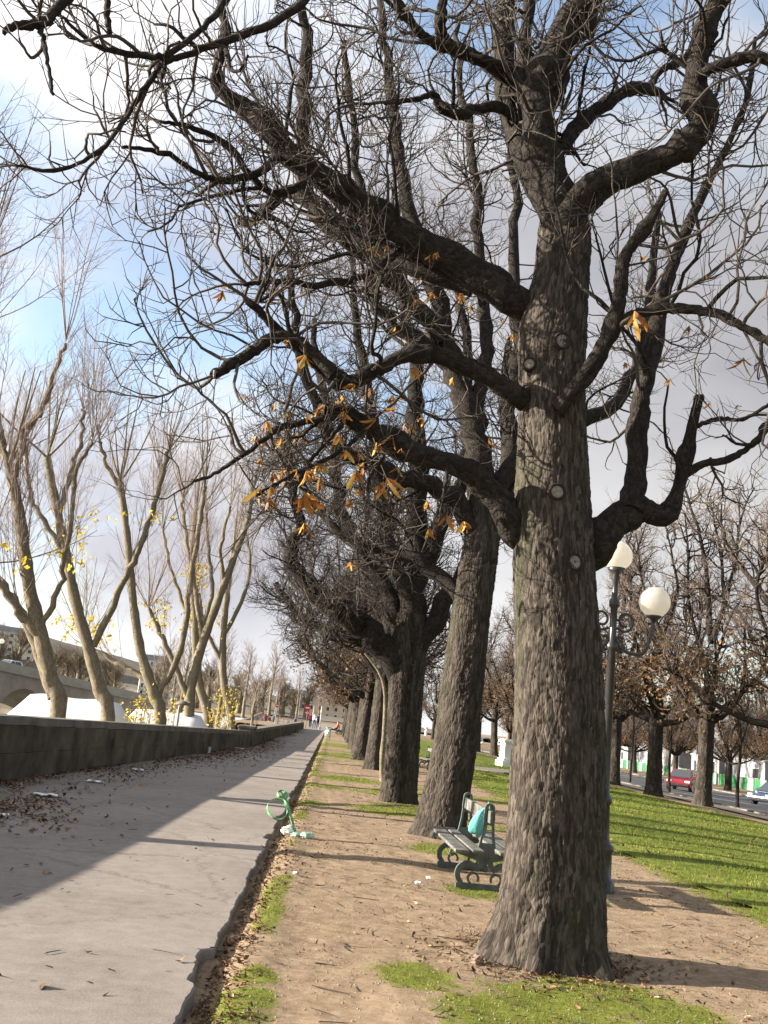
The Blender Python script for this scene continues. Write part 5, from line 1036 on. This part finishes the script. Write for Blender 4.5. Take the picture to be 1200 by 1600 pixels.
c = on_ground(326, 1178); o = empty('paper_cup', (c[0], c[1], 0.03), label='upright white paper cup by the wall', cat='cup'); MB().lathe([(0.04, 0), (0.055, 0.19), (0.06, 0.195), (0.05, 0.19), (0.036, 0.012), (0.001, 0.01)], 16).build('body', M['paper'], o, smooth=True)
# ================================================================ cars
M['tyre'] = pmat('tyre', [(0.02, 0.02, 0.02), (0.03, 0.03, 0.03)], 9, 0.8); M['rim'] = pmat('rim', [(0.45, 0.46, 0.48), (0.55, 0.56, 0.58)], 5, 0.3, 0.5, metal=0.8)
M['lampglass'] = pmat('head_lamp', [(0.7, 0.72, 0.72), (0.8, 0.8, 0.8)], 5, 0.15, 0.5); M['redlamp'] = pmat('tail_lamp', [(0.4, 0.02, 0.02), (0.5, 0.03, 0.03)], 5, 0.2, 0.5)
def paint(n, c):
    m, t, b = base_mat(n, 0.28, 0.5); b.inputs['Base Color'].default_value = (*c, 1); b.inputs['Coat Weight'].default_value = 0.6; return m
def car(loc, rz, mat, label, est=False):
    o = empty('parked_car', loc, rz, label=label, cat='car', group='cars on the road')
    W = 0.84
    low = [(-2.0, 0.30), (-2.02, 0.55), (-1.92, 0.72), (-1.05, 0.86), (1.55, 0.90), (1.92, 0.84), (2.0, 0.55), (1.97, 0.30), (1.68, 0.28), (1.62, 0.50), (1.30, 0.62), (0.98, 0.50), (0.92, 0.24), (-0.92, 0.24), (-0.98, 0.50), (-1.30, 0.62), (-1.62, 0.50), (-1.68, 0.28)]
    MB().prism(low, 1, -W, W).build('body', mat, o, bevel=0.035)
    rb = 1.75 if est else 1.45
    A = [(-1.1, 0.86), (1.72, 0.89), (rb, 1.36), (0.9, 1.45), (-0.2, 1.45)]
    vs = [(x, y * (W - 0.02 if z < 1 else W - 0.16), z) for y in (-1, 1) for x, z in A]
    MB().add(vs, [(4, 3, 2, 1, 0), (5, 6, 7, 8, 9)] + [(i, (i + 1) % 5, 5 + (i + 1) % 5, 5 + i) for i in range(5)]).build('cabin', mat, o, bevel=0.03)
    def win(nm, q): MB().add([(x, y, z) for x, y, z in q], [(0, 1, 2, 3)]).build(nm, M['glass'], o)
    for s in (-1, 1):
        yl, yh = s * (W - 0.025), s * (W - 0.135)
        win('side_window', [(-0.78, yl, 0.95), (0.20, yl, 0.95), (0.20, yh, 1.36), (-0.20, yh, 1.36)]); win('side_window', [(0.28, yl, 0.95), (1.42, yl, 0.95), (rb - 0.25, yh, 1.33), (0.28, yh, 1.36)])
    win('windscreen', [(-1.06, -0.70, 0.93), (-1.06, 0.70, 0.93), (-0.30, 0.60, 1.42), (-0.30, -0.60, 1.42)]); win('rear_window', [(1.72, -0.68, 0.98), (1.72, 0.68, 0.98), (rb + 0.04, 0.6, 1.33), (rb + 0.04, -0.6, 1.33)])
    for x in (-1.30, 1.30):
        for s in (-1, 1):
            w = MB(); w.tube([(x, s * 0.64, 0.31), (x, s * 0.85, 0.31)], 0.31, 20); t = w.build('wheel', M['tyre'], o, smooth=False)
            MB().tube([(x, s * 0.80, 0.31), (x, s * 0.862, 0.31)], 0.20, 16).build('rim', M['rim'], t)
    for s in (-1, 1):
        MB().box((-1.96, s * 0.62, 0.66), (0.10, 0.34, 0.14)).build('headlight', M['lampglass'], o, bevel=0.02); MB().box((1.96, s * 0.66, 0.70), (0.08, 0.22, 0.18)).build('tail_light', M['redlamp'], o, bevel=0.02)
        MB().box((-0.75, s * (W + 0.09), 0.98), (0.10, 0.17, 0.12)).build('mirror', mat, o, bevel=0.02)
    MB().box((-2.02, 0, 0.42), (0.10, 1.45, 0.14)).build('bumper', M['tyre'], o, bevel=0.02); MB().box((2.0, 0, 0.42), (0.10, 1.45, 0.14)).build('bumper', M['tyre'], o, bevel=0.02)
    return o
red = on_ground(1066, 1235); car((red[0], red[1], red[2]), math.radians(62), paint('red_paint', (0.20, 0.010, 0.018)), 'red hatchback on the road behind a road-side trunk', True)
blu = on_ground(1203, 1260); car((blu[0] + 0.4, blu[1], blu[2]), math.radians(35), paint('blue_paint', (0.02, 0.03, 0.075)), 'dark blue car cut by the right edge')
for x, y, c, lab in ((748, 1165, (0.55, 0.56, 0.57), 'far silver car left of the white pedestal'), (783, 1168, (0.6, 0.6, 0.58), 'far white car behind the white pedestal'), (760, 1160, (0.05, 0.12, 0.12), 'far dark green car behind the silver one'), (652, 1148, (0.10, 0.11, 0.14), 'far dark car glimpsed left of the white urn')):
    p = on_ground(x, y); car((p[0], p[1], p[2]), math.radians(80), paint('car_paint', c), lab)
pbc = at(45, 1046, 118); o = car((0, 0, 0), 0, paint('white_paint', (0.6, 0.62, 0.63)), 'white car driving over the stone bridge')
tt = 0.36; bp = pa + dv * tt; nx_ = Vector((-dv[1], dv[0], 0)).normalized(); o.location = (bp[0] + nx_.x * 2.5, bp[1] + nx_.y * 2.5, deck(tt) - 0.86); o.rotation_euler = (0, 0, math.atan2(dv[1], dv[0]))
del o['group']

# ================================================================ hoarding of green and white boards, cabins
M['hgreen'] = pmat('green_board', [(0.018, 0.12, 0.04), (0.028, 0.16, 0.055)], 3, 0.6); M['hwhite'] = pmat('white_board', [(0.17, 0.18, 0.18), (0.23, 0.24, 0.24)], 3, 0.6)
M['cabin'] = pmat('white_cabin', [(0.21, 0.21, 0.205), (0.27, 0.27, 0.265)], 1.5, 0.6); M['gpanel'] = pmat('grey_sheet', [(0.25, 0.26, 0.28), (0.33, 0.34, 0.36)], 1, 0.6)
ho = empty('hoarding', (40.8, 80, -1.23), label='low hoarding of green and white boards across the road', cat='hoarding')
pm = {k: MB().box((0, 0, 0.6), (0.06, 1.42, 1.15)).mesh('board', M[k], bevel=0.01) for k in ('hgreen', 'hwhite')}
for k in range(64): link('board', pm['hgreen' if k % 2 else 'hwhite'], ho, loc=(0.03 * (k % 3), k * 1.46, 0))
MB().box((0.12, 46, 1.0), (0.05, 93, 0.08)).build('rail', M['gpanel'], ho)
def cabin(y, L, lab, mat='cabin', wins=((-1.5, 1.0, 1.0), (0.6, 1.2, 1.0)), door=2.4, x=43.6, h=2.75):
    o = empty('site_cabin', (x, y, -1.23), label=lab, cat='cabin', group='site cabins behind the hoarding'); MB().box((0, 0, h / 2 + 0.05), (2.5, L, h)).build('wall', M[mat], o, bevel=0.03); MB().box((0, 0, h + 0.12), (2.7, L + 0.2, 0.14)).build('roof', M['gpanel'], o)
    for yy, w, hh in wins:
        f = MB().box((-1.26, yy, 1.65), (0.06, w + 0.14, hh + 0.14)).build('window', M['trim'], o); MB().box((-1.28, yy, 1.65), (0.06, w, hh)).build('pane', M['glass'], f)
    if door is not None: MB().box((-1.262, door, 1.1), (0.05, 0.9, 2.0)).build('door', M['gpanel'], o)
cabin(148, 8, 'white site cabin at the far end of the hoarding by the lamp post'); cabin(137, 7, 'grey-sided site cabin between two road-side trunks', 'gpanel', (), None); cabin(127, 9, 'long white site cabin left of the stout road-side trunk', 'cabin', (), None); cabin(114, 8.5, 'white site cabin with dark windows behind the red car', 'cabin', ((-2.6, 1.1, 1.3), (0.4, 1.3, 1.4), (2.8, 0.8, 1.2)), None)
cabin(103, 10, 'wide grey site cabin right of the red car', 'gpanel', ((-3, 1.4, 0.9),), None); cabin(90, 9, 'pale site cabin at the right edge behind the blue car', 'cabin', ((-1, 1.2, 1.0),), 2.4)

# ================================================================ signs, traffic light, railing at the street end
M['grey_steel'] = pmat('grey_steel', [(0.22, 0.23, 0.24), (0.32, 0.33, 0.34)], 6, 0.5, 0.4); M['sred'] = pmat('sign_red', [(0.45, 0.02, 0.025), (0.52, 0.03, 0.035)], 5, 0.5); M['swhite'] = pmat('sign_white', [(0.7, 0.7, 0.7), (0.78, 0.78, 0.78)], 5, 0.5)
def no_entry(x, y, Y, r, lab):
    c = at(x, y, Y); o = empty('no_entry_sign', (c[0], Y, 0), label=lab, cat='sign'); MB().tube([(0, 0.06, -0.05), (0, 0.06, c[2] + r)], 0.045, 8).build('post', M['grey_steel'], o)
    MB().tube([(0, 0.0, c[2]), (0, 0.03, c[2])], r, 28).build('disc', M['sred'], o); MB().box((0, -0.006, c[2]), (r * 1.45, 0.01, r * 0.36)).build('bar', M['swhite'], o)
no_entry(433, 1102, 128, 0.27, 'red no-entry disc with white bar left of the traffic light'); no_entry(481, 1106, 118, 0.34, 'larger red no-entry disc with white bar above the walkers'); no_entry(480, 1114, 119.5, 0.29, 'red no-entry disc directly below the larger one')
c = at(439, 1088, 130); o = empty('traffic_light', (c[0], 130, 0), label='black traffic light on a pole behind the no-entry sign', cat='traffic light'); MB().tube([(0, 0, -0.05), (0, 0, c[2] + 0.4)], 0.06, 8).build('pole', M['castiron'], o); MB().box((0, -0.15, c[2]), (0.40, 0.28, 1.15)).build('housing', M['castiron'], o, bevel=0.04)
for k, q in enumerate(('sred', 'yl', 'hgreen')):
    if q == 'yl': M['yl'] = pmat('amber_lens', [(0.35, 0.2, 0.02), (0.4, 0.24, 0.03)], 5, 0.3)
    MB().tube([(0, -0.30, c[2] + 0.35 - 0.35 * k), (0, -0.285, c[2] + 0.35 - 0.35 * k)], 0.12, 14).build('lens', M[q], o)
ra = at(438, 1118, 150); rb_ = at(476, 1116, 150); o = empty('railing', (ra[0], 150, 0), label='grey street railing across the head of the ramp', cat='railing'); Lr = float(rb_[0] - ra[0])
for k in range(7): MB().tube([(Lr * k / 6, 0, -0.05), (Lr * k / 6, 0, 1.1)], 0.04, 6).build('post', M['grey_steel'], o)
for z in (0.55, 1.08): MB().tube([(0, 0.0, z), (Lr, 0.0, z)], 0.035, 6).build('rail', M['grey_steel'], o)
for x, ytop, Y, lab in ((470, 1086, 140, 'thin grey street pole left of the larger no-entry disc'), (491, 1102, 150, 'white street pole just right of the larger no-entry disc'), (503, 1104, 118, 'white post at the end of the path by the trees')):
    t = at(x, ytop, Y); o = empty('street_pole', (t[0], Y, 0), label=lab, cat='pole'); mb = MB(); mb.tube([(0, 0, -0.05), (0, 0, t[2])], 0.07, 8).build('shaft', M['white_stone'] if 'white' in lab else M['grey_steel'], o); MB().lathe([(0.12, -0.05), (0.12, 0.3), (0.075, 0.35)], 10).build('foot', M['grey_steel'], o)
# parapet on the outer side of the ramp
o = empty('ramp_parapet', (-11.7, 62, 0), label='sloping stone parapet on the far side of the ramp', cat='wall'); mb = MB(); vs = []
yy = np.linspace(62, 172, 12)
for y in yy:
    z = float(np.clip(-3.6 * (172 - y) / 112, -3.85, 0)); vs += [(0, y - 62, z - 3), (0, y - 62, z + 0.95), (-0.4, y - 62, z + 0.95), (-0.4, y - 62, z - 3)]
mb.add(vs, [(i * 4 + a, i * 4 + (a + 1) % 4, i * 4 + 4 + (a + 1) % 4, i * 4 + 4 + a) for i in range(11) for a in range(4)] + [(0, 1, 2, 3), (47, 46, 45, 44)]); mb.build('body', M['bridge2'], o)
vs = [];
for y in yy:
    z = float(np.clip(-3.6 * (172 - y) / 112, -3.85, 0)); vs += [(0.06, y - 62, z + 0.954), (0.06, y - 62, z + 1.1), (-0.46, y - 62, z + 1.1), (-0.46, y - 62, z + 0.954)]
MB().add(vs, [(i * 4 + a, i * 4 + (a + 1) % 4, i * 4 + 4 + (a + 1) % 4, i * 4 + 4 + a) for i in range(11) for a in range(4)] + [(0, 1, 2, 3), (47, 46, 45, 44)]).build('coping', M['coping'], o)
# two lamps on the quay and the bridge
c = at(281, 1099, 39); o = empty('quay_lamp', (c[0], 39, -3.9), label='pale hooded quay lamp just above the wall between pollarded trees', cat='street lamp'); h = c[2] + 3.9
MB().tube([(0, 0, -0.05), (0, 0, h - 0.1)], [0.06, 0.045], 10).build('post', M['grey_steel'], o); MB().lathe([(0.01, 0.12), (0.12, 0.10), (0.26, 0.02), (0.28, -0.05), (0.2, -0.06), (0.01, -0.05)], 16, (0.12, 0, h)).build('hood', M['coping'], o, smooth=True)
c = at(3, 1002, 112); o = empty('bridge_lamp', (c[0], 112, 0), label='white globe lamp over the bridge at the left edge', cat='street lamp'); MB().tube([(0, 0, 1.0), (0, 0, c[2] - 0.2)], 0.07, 8).build('post', M['castiron'], o); MB().lathe([(0.28 * math.sin(a) + 1e-4, -0.28 * math.cos(a)) for a in np.linspace(0.2, math.pi, 12)], 16, (0, 0, c[2])).build('globe', M['opal'], o, smooth=True)

# ================================================================ people
def cloth(n, c): return pmat(n, [tuple(v * 0.85 for v in c), c], 12, 0.85, 0.15)
M['skin'] = pmat('skin', [(0.50, 0.33, 0.25), (0.58, 0.39, 0.30)], 6, 0.6)
def person(loc, rz, label, top, leg, hair=(0.05, 0.035, 0.025), pose='walk', scale=1.0):
    if pose == 'sit':
        J = dict(pelvis=(0, 0, .50), chest=(0, .12, .84), neck=(0, .14, 1.04), head=(0, .12, 1.16), crown=(0, .13, 1.28))
        for s, n in ((-1, 'l'), (1, 'r')): J.update({n + 'sh': (s * .17, .13, .98), n + 'el': (s * .22, .05, .72), n + 'wr': (s * .13, -.18, .62), n + 'ha': (s * .10, -.27, .60), n + 'hip': (s * .09, -.02, .48), n + 'kn': (s * .11, -.45, .50), n + 'an': (s * .10, -.80, .13), n + 'to': (s * .11, -.93, .10)})
    elif pose == 'walk':
        J = dict(pelvis=(0, 0, .95), chest=(0, -.01, 1.26), neck=(0, -.01, 1.49), head=(0, -.03, 1.60), crown=(0, -.02, 1.72))
        for s, n in ((-1, 'l'), (1, 'r')): J.update({n + 'sh': (s * .18, 0, 1.43), n + 'el': (s * .24, -s * .10 + .04, 1.15), n + 'wr': (s * .23, -s * .22, .93), n + 'ha': (s * .22, -s * .27, .84), n + 'hip': (s * .09, 0, .91), n + 'kn': (s * .10, s * .17 - .05, .50), n + 'an': (s * .10, s * .30, .10 + (.05 if s > 0 else 0)), n + 'to': (s * .11, s * .30 - .16, .04)})
    else:
        J = dict(pelvis=(0, 0, .95), chest=(0, .0, 1.26), neck=(0, 0, 1.49), head=(0, -.02, 1.60), crown=(0, -.01, 1.72))
        for s, n in ((-1, 'l'), (1, 'r')): J.update({n + 'sh': (s * .18, 0, 1.43), n + 'el': (s * .25, .03, 1.15), n + 'wr': (s * .22, -.10, .93), n + 'ha': (s * .21, -.14, .84), n + 'hip': (s * .09, 0, .91), n + 'kn': (s * .11, -.02, .50), n + 'an': (s * .12, .03, .08), n + 'to': (s * .14, -.13, .04)})
    RAD = dict(pelvis=.145, chest=.155, neck=.06, head=.088, crown=.07, sh=.075, el=.048, wr=.033, ha=.03, hip=.10, kn=.065, an=.043, to=.036)
    names = list(J); E = [('pelvis', 'chest', 't'), ('chest', 'neck', 't'), ('neck', 'head', 'h'), ('head', 'crown', 'h')]
    for n in 'lr': E += [('chest', n + 'sh', 't'), (n + 'sh', n + 'el', 't'), (n + 'el', n + 'wr', 't'), (n + 'wr', n + 'ha', 's'), ('pelvis', n + 'hip', 'l'), (n + 'hip', n + 'kn', 'l'), (n + 'kn', n + 'an', 'l'), (n + 'an', n + 'to', 'f')]
    me = bpy.data.meshes.new('body'); me.from_pydata([J[n] for n in names], [(names.index(a), names.index(b)) for a, b, _ in E], [])
    tmp = bpy.data.objects.new('tmp', me); COL.objects.link(tmp); sk = tmp.modifiers.new('s', 'SKIN'); sub = tmp.modifiers.new('u', 'SUBSURF'); sub.levels = sub.render_levels = 1
    for i, n in enumerate(names):
        r = RAD[n] if n in RAD else RAD[n[1:]]; me.skin_vertices[0].data[i].radius = (r * (1.15 if n in ('chest', 'pelvis') else 1), r * (0.8 if n in ('chest', 'pelvis') else 1)); me.skin_vertices[0].data[i].use_root = n == 'pelvis'
    dg = bpy.context.evaluated_depsgraph_get(); ev = tmp.evaluated_get(dg); bmes = bpy.data.meshes.new_from_object(ev); bpy.data.objects.remove(tmp)
    bmes.materials.clear(); bmes.materials.append(M['skin'])
    for p in bmes.polygons: p.use_smooth = True
    root = empty('person', loc, rz, label=label, cat='person'); root.scale = (scale,) * 3; link('body', bmes, root)
    segs = [(Vector(J[a]), Vector(J[b]), k) for a, b, k in E]
    def tagof(c):
        best = (9, 't')
        for a, b, k in segs:
            ab = b - a; t = max(0, min(1, (c - a).dot(ab) / ab.length_squared)); d = (c - a - ab * t).length
            if d < best[0]: best = (d, k)
        return best[1]
    tags = [tagof(p.center) for p in bmes.polygons]; hc_ = Vector(J['head'])
    def shell(nm, keep, off, mat):
        idx = [i for i, p in enumerate(bmes.polygons) if keep(i, p)]; used = {}; vs = []; fs = []
        for i in idx:
            f = []
            for v in bmes.polygons[i].vertices:
                if v not in used: used[v] = len(vs); vs.append(bmes.vertices[v].co + bmes.vertices[v].normal * off)
                f.append(used[v])
            fs.append(f)
        if not fs: return
        m2 = bpy.data.meshes.new(nm); m2.from_pydata(vs, [], fs); m2.materials.append(mat)
        for p in m2.polygons: p.use_smooth = True
        link(nm, m2, root)
    shell('jacket', lambda i, p: tags[i] == 't', 0.022, cloth('jacket_cloth', top)); shell('trousers', lambda i, p: tags[i] == 'l', 0.014, cloth('trouser_cloth', leg)); shell('shoes', lambda i, p: tags[i] == 'f', 0.010, M['tyre'])
    shell('hair', lambda i, p: tags[i] == 'h' and (p.center.z > hc_.z + 0.055 or (p.center.y > hc_.y + 0.01 and p.center.z > hc_.z - 0.06)), 0.014, cloth('hair_' + label[:6], hair))
    return root
w1 = on_ground(484, 1137); w2 = on_ground(490, 1138); w3 = on_ground(496, 1138.5)
person((w1[0], w1[1], 0.035), 0.1, 'walker in a red jacket on the far path, leftmost of three', (0.42, 0.05, 0.08), (0.05, 0.05, 0.07)); person((w2[0], w2[1], 0.035), -0.1, 'walker in a pale jacket and blue trousers on the far path, middle of three', (0.62, 0.64, 0.68), (0.08, 0.11, 0.2), pose='walk'); person((w3[0], w3[1], 0.035), 3.1, 'walker in dark clothes on the far path, rightmost of three', (0.03, 0.03, 0.05), (0.03, 0.035, 0.06))
person((0.45, 99.0, -0.06), math.radians(-90), 'person in a red top and dark trousers sitting on the distant bench', (0.45, 0.12, 0.08), (0.04, 0.035, 0.05), pose='sit')
for k, (x, Y, tp_, lg_, lab, ps) in enumerate(((417, 150, (0.35, 0.04, 0.07), (0.06, 0.06, 0.09), 'person in dark red at the head of the ramp, leftmost', 'walk'), (422, 146, (0.10, 0.11, 0.16), (0.45, 0.43, 0.40), 'person in navy with pale trousers at the head of the ramp', 'walk'), (428, 152, (0.06, 0.08, 0.10), (0.05, 0.05, 0.06), 'person in black under the no-entry disc', 'stand'),
        (453, 135, (0.02, 0.02, 0.025), (0.02, 0.02, 0.025), 'person all in black alone on the ramp', 'walk'), (462, 148, (0.13, 0.07, 0.18), (0.08, 0.08, 0.12), 'person in purple on the ramp near the railing', 'stand'), (473, 140, (0.04, 0.06, 0.09), (0.05, 0.05, 0.08), 'person in dark blue by the thin street pole', 'stand'))):
    x3 = at(x, 1115, Y)[0]; person((x3, Y, float(np.clip(-3.6 * (172 - Y) / 112, -3.85, 0)) + 0.01), k * 1.1, lab, tp_, lg_, pose=ps)

# ================================================================ litter of leaves, grass
def scatter_leaves(name, P, size, mat, seed, flat=0.35):
    rs = np.random.default_rng(seed); n = len(P); a = rs.uniform(0, 6.28, n); s = size * rs.uniform(0.5, 1.4, n)
    d = np.stack([np.cos(a), np.sin(a), rs.normal(0, flat, n)], 1); e = np.stack([-np.sin(a), np.cos(a), rs.normal(0, flat, n)], 1); up = np.array([0, 0, 1.0])
    w = rs.uniform(0.22, 0.5, n)[:, None]; s = s[:, None]; lift = (np.abs(rs.normal(0, 0.22, n)))[:, None]
    V = np.stack([P - d * s * 0.5 + up * s * lift * 0.6, P + e * s * w * 0.6 + up * s * 0.12, P + d * s * 0.5 + up * s * lift, P - e * s * w * 0.6 + up * s * 0.10, P + up * s * 0.02], 1).reshape(-1, 3); V[:, 2] += 0.006
    i = np.arange(n)[:, None] * 5
    return np_mesh(name, V, None, np.concatenate([i + [0, 4, 1], i + [4, 2, 1], i + [0, 3, 4], i + [3, 2, 4]]), [mat], False, fattr={'rnd': np.repeat(rs.uniform(0, 1, n) ** 1.3, 5)})
rs = np.random.default_rng(99)
Y = np.exp(rs.uniform(np.log(7), np.log(95), 9500)); X = wall_x(Y) + 0.05 + np.abs(rs.gamma(1.3, 0.30, len(Y))) * (1 + 0.5 * (fbm(Y * 0.5, Y * 0, 41) - 0.3)); keep = fbm(Y * 0.5, X * 2, 44) + 0.12 * np.exp(-((Y - 13) / 3) ** 2) + 0.15 * np.exp(-((Y - 40) / 12) ** 2) > 0.47; 
P1 = np.stack([X, Y, np.full(len(Y), 0.022)], 1)[keep]
for cx_, cy_, sx_, sy_, n_ in ((25, 1262, 0.28, 0.8, 420), (30, 1285, 0.35, 0.7, 160), (200, 1208, 0.35, 2.0, 350), (340, 1180, 0.35, 3.5, 650), (385, 1178, 0.5, 5, 600), (425, 1168, 0.35, 6, 400)):
    c_ = on_ground(cx_, cy_); xx = rs.normal(c_[0], sx_, n_); yy = rs.normal(c_[1], sy_, n_); k_ = xx > wall_x(yy) + 0.05; P1 = np.concatenate([P1, np.stack([xx, yy, np.full(n_, 0.022)], 1)[k_]])
Y = np.exp(rs.uniform(np.log(4.5), np.log(70), 1500)); X = rs.uniform(-5, EDGE_X, len(Y)); P1b = np.stack([X, Y, np.full(len(Y), 0.03)], 1)[fbm(X * 1.2, Y * 0.5, 47) > 0.55]; P1b = P1b[::3]
link('fallen_leaves', scatter_leaves('fallen_leaves', np.concatenate([P1, P1b]), 0.075, M['litter'], 1), label='drift of brown fallen leaves along the foot of the wall', kind='stuff')
Y = np.exp(rs.uniform(np.log(4.0), np.log(60), 9500)); X = np.where(rs.uniform(size=len(Y)) < 0.45, EDGE_X + 0.05 + np.abs(rs.normal(0, 0.18, len(Y))), rs.uniform(EDGE_X, 4.6, len(Y)))
keep = fbm(X * 1.1, Y * 0.8, 55) + 0.25 * np.exp(-((X - EDGE_X - .12) / .2) ** 2) > 0.49; X, Y = X[keep], Y[keep]
link('fallen_leaves', scatter_leaves('fallen_leaves', np.stack([X, Y, soil_z(X, Y)], 1), 0.045, M['litter'], 2), label='scattered brown leaf fragments on the bare earth', kind='stuff')
Y = np.exp(rs.uniform(np.log(8), np.log(60), 1500)); X = rs.uniform(4.3, 14.5, len(Y))
link('fallen_leaves', scatter_leaves('fallen_leaves', np.stack([X, Y, zg(X) + 0.055], 1), 0.08, M['litter'], 3), label='thin scatter of fallen leaves on the lawn', kind='stuff')
Y = np.exp(rs.uniform(np.log(4.0), np.log(45), 16000)); X = rs.uniform(EDGE_X + 0.05, 4.8, len(Y)); k = fbm(X * 0.8, Y * 0.9, 66) > 0.52; X, Y = X[k], Y[k]
link('fallen_leaves', scatter_leaves('fallen_leaves', np.stack([X, Y, soil_z(X, Y)], 1), 0.026, M['litter'], 8), label='crushed leaf crumbs trodden into the bare earth', kind='stuff')
ta = rs.uniform(0, 6.28, 900); tr_ = rs.gamma(2.0, 0.14, 900) + 0.42; X = BASE[0] + np.cos(ta) * tr_; Y = BASE[1] + np.sin(ta) * tr_
link('fallen_leaves', scatter_leaves('fallen_leaves', np.stack([X, Y, soil_z(X, Y)], 1), 0.045, M['litter'], 9), label='ring of broken brown leaves round the foot of the nearest trunk', kind='stuff')
# bits of dead twig lying about
br_ = []
for k in range(420):
    y = math.exp(rs.uniform(math.log(4.3), math.log(22))); x = rs.uniform(-3, 4.4); z = 0.045 if x < EDGE_X else float(soil_z(np.array([x]), np.array([y]))[0]) + 0.008
    if x < EDGE_X and rs.uniform() < 0.8: continue
    a = rs.uniform(0, 6.28); L = rs.uniform(0.06, 0.26); c = rs.uniform(-0.3, 0.3)
    br_.append((np.array([(x + L * t * math.cos(a + c * t), y + L * t * math.sin(a + c * t), z + 0.004 * (k % 3)) for t in (0, 0.35, 0.7, 1)]), np.array([1, .9, .8, .5]) * rs.uniform(0.002, 0.0045), 4))
V, Q, A = tubes(br_); link('fallen_twigs', np_mesh('fallen_twigs', V, Q, None, [M['twig']], True), label='dead twigs lying on the earth and path', kind='stuff')
# gravel on the earth
Yg = np.exp(rs.uniform(np.log(4.0), np.log(16), 7000)); Xg = rs.uniform(EDGE_X + 0.05, 4.6, len(Yg)); s = rs.uniform(0.004, 0.011, len(Yg))[:, None]; Zg = soil_z(Xg, Yg); P = np.stack([Xg, Yg, Zg], 1)
oct_ = np.array([(1, 0, 0), (-1, 0, 0), (0, 1, 0), (0, -1, 0), (0, 0, 0.8)]); V = (P[:, None] + oct_[None] * s[:, None] * rs.uniform(0.6, 1.2, (len(P), 5, 1))).reshape(-1, 3); i = np.arange(len(P))[:, None] * 5
link('gravel', np_mesh('gravel', V, None, np.concatenate([i + q for q in ([0, 2, 4], [2, 1, 4], [1, 3, 4], [3, 0, 4])]), [pmat('pebble', [(0.13, 0.10, 0.07), (0.26, 0.21, 0.16)], 25, 0.9)], False), label='fine pebbles in the bare earth', kind='stuff')
def grass(name, P, h, w, seed, label):
    rs = np.random.default_rng(seed); n = len(P); a = rs.uniform(0, 6.28, n); hh = (h * rs.uniform(0.5, 1.3, n))[:, None]; lean = rs.normal(0, 0.45, (n, 2)) * hh
    e = np.stack([np.cos(a), np.sin(a), np.zeros(n)], 1) * np.reshape(w, (-1, 1))
    tip = P + np.concatenate([lean, hh], 1); V = np.stack([P - e, P + e, tip], 1).reshape(-1, 3)
    me = np_mesh(name, V, None, np.arange(n * 3).reshape(-1, 3), [M['grass']], False, fattr={'rnd': np.repeat(np.clip(rs.normal(0.45, 0.2, n) + 1.5 * (fbm(P[:, 0] * 0.9, P[:, 1] * 0.9, 71) - 0.5), 0, 1), 3)}); link(name, me, label=label, kind='stuff')
Yg = np.exp(rs.uniform(np.log(8.5), np.log(60), 110000)); Xg = rs.uniform(4.35, LAWN_R, len(Yg)); k = (Xg > lawn_l(Yg) + rs.normal(0, 0.25, len(Yg)) - 0.05) & (fbm(Xg * 1.3, Yg * 1.3, 72) + rs.normal(0, 0.05, len(Yg)) > 0.36); Xg, Yg = Xg[k], Yg[k]
grass('grass', np.stack([Xg, Yg, zg(Xg) + 0.03], 1), 0.045, np.clip(Yg * 0.00035, 0.003, 0.02), 5, 'short mown grass of the lawn')
Yg = np.exp(rs.uniform(np.log(4.0), np.log(40), 260000)); Xg = rs.uniform(EDGE_X + 0.06, 4.8, len(Yg)); k = moss_at(Xg, Yg) + rs.normal(0, 0.19, len(Yg)) > 0.58; Xg, Yg = Xg[k], Yg[k]
grass('grass', np.stack([Xg, Yg, soil_z(Xg, Yg) - 0.003], 1), 0.018, np.clip(Yg * 0.0004, 0.0022, 0.01), 6, 'tufts of low grass and moss on the bare earth')
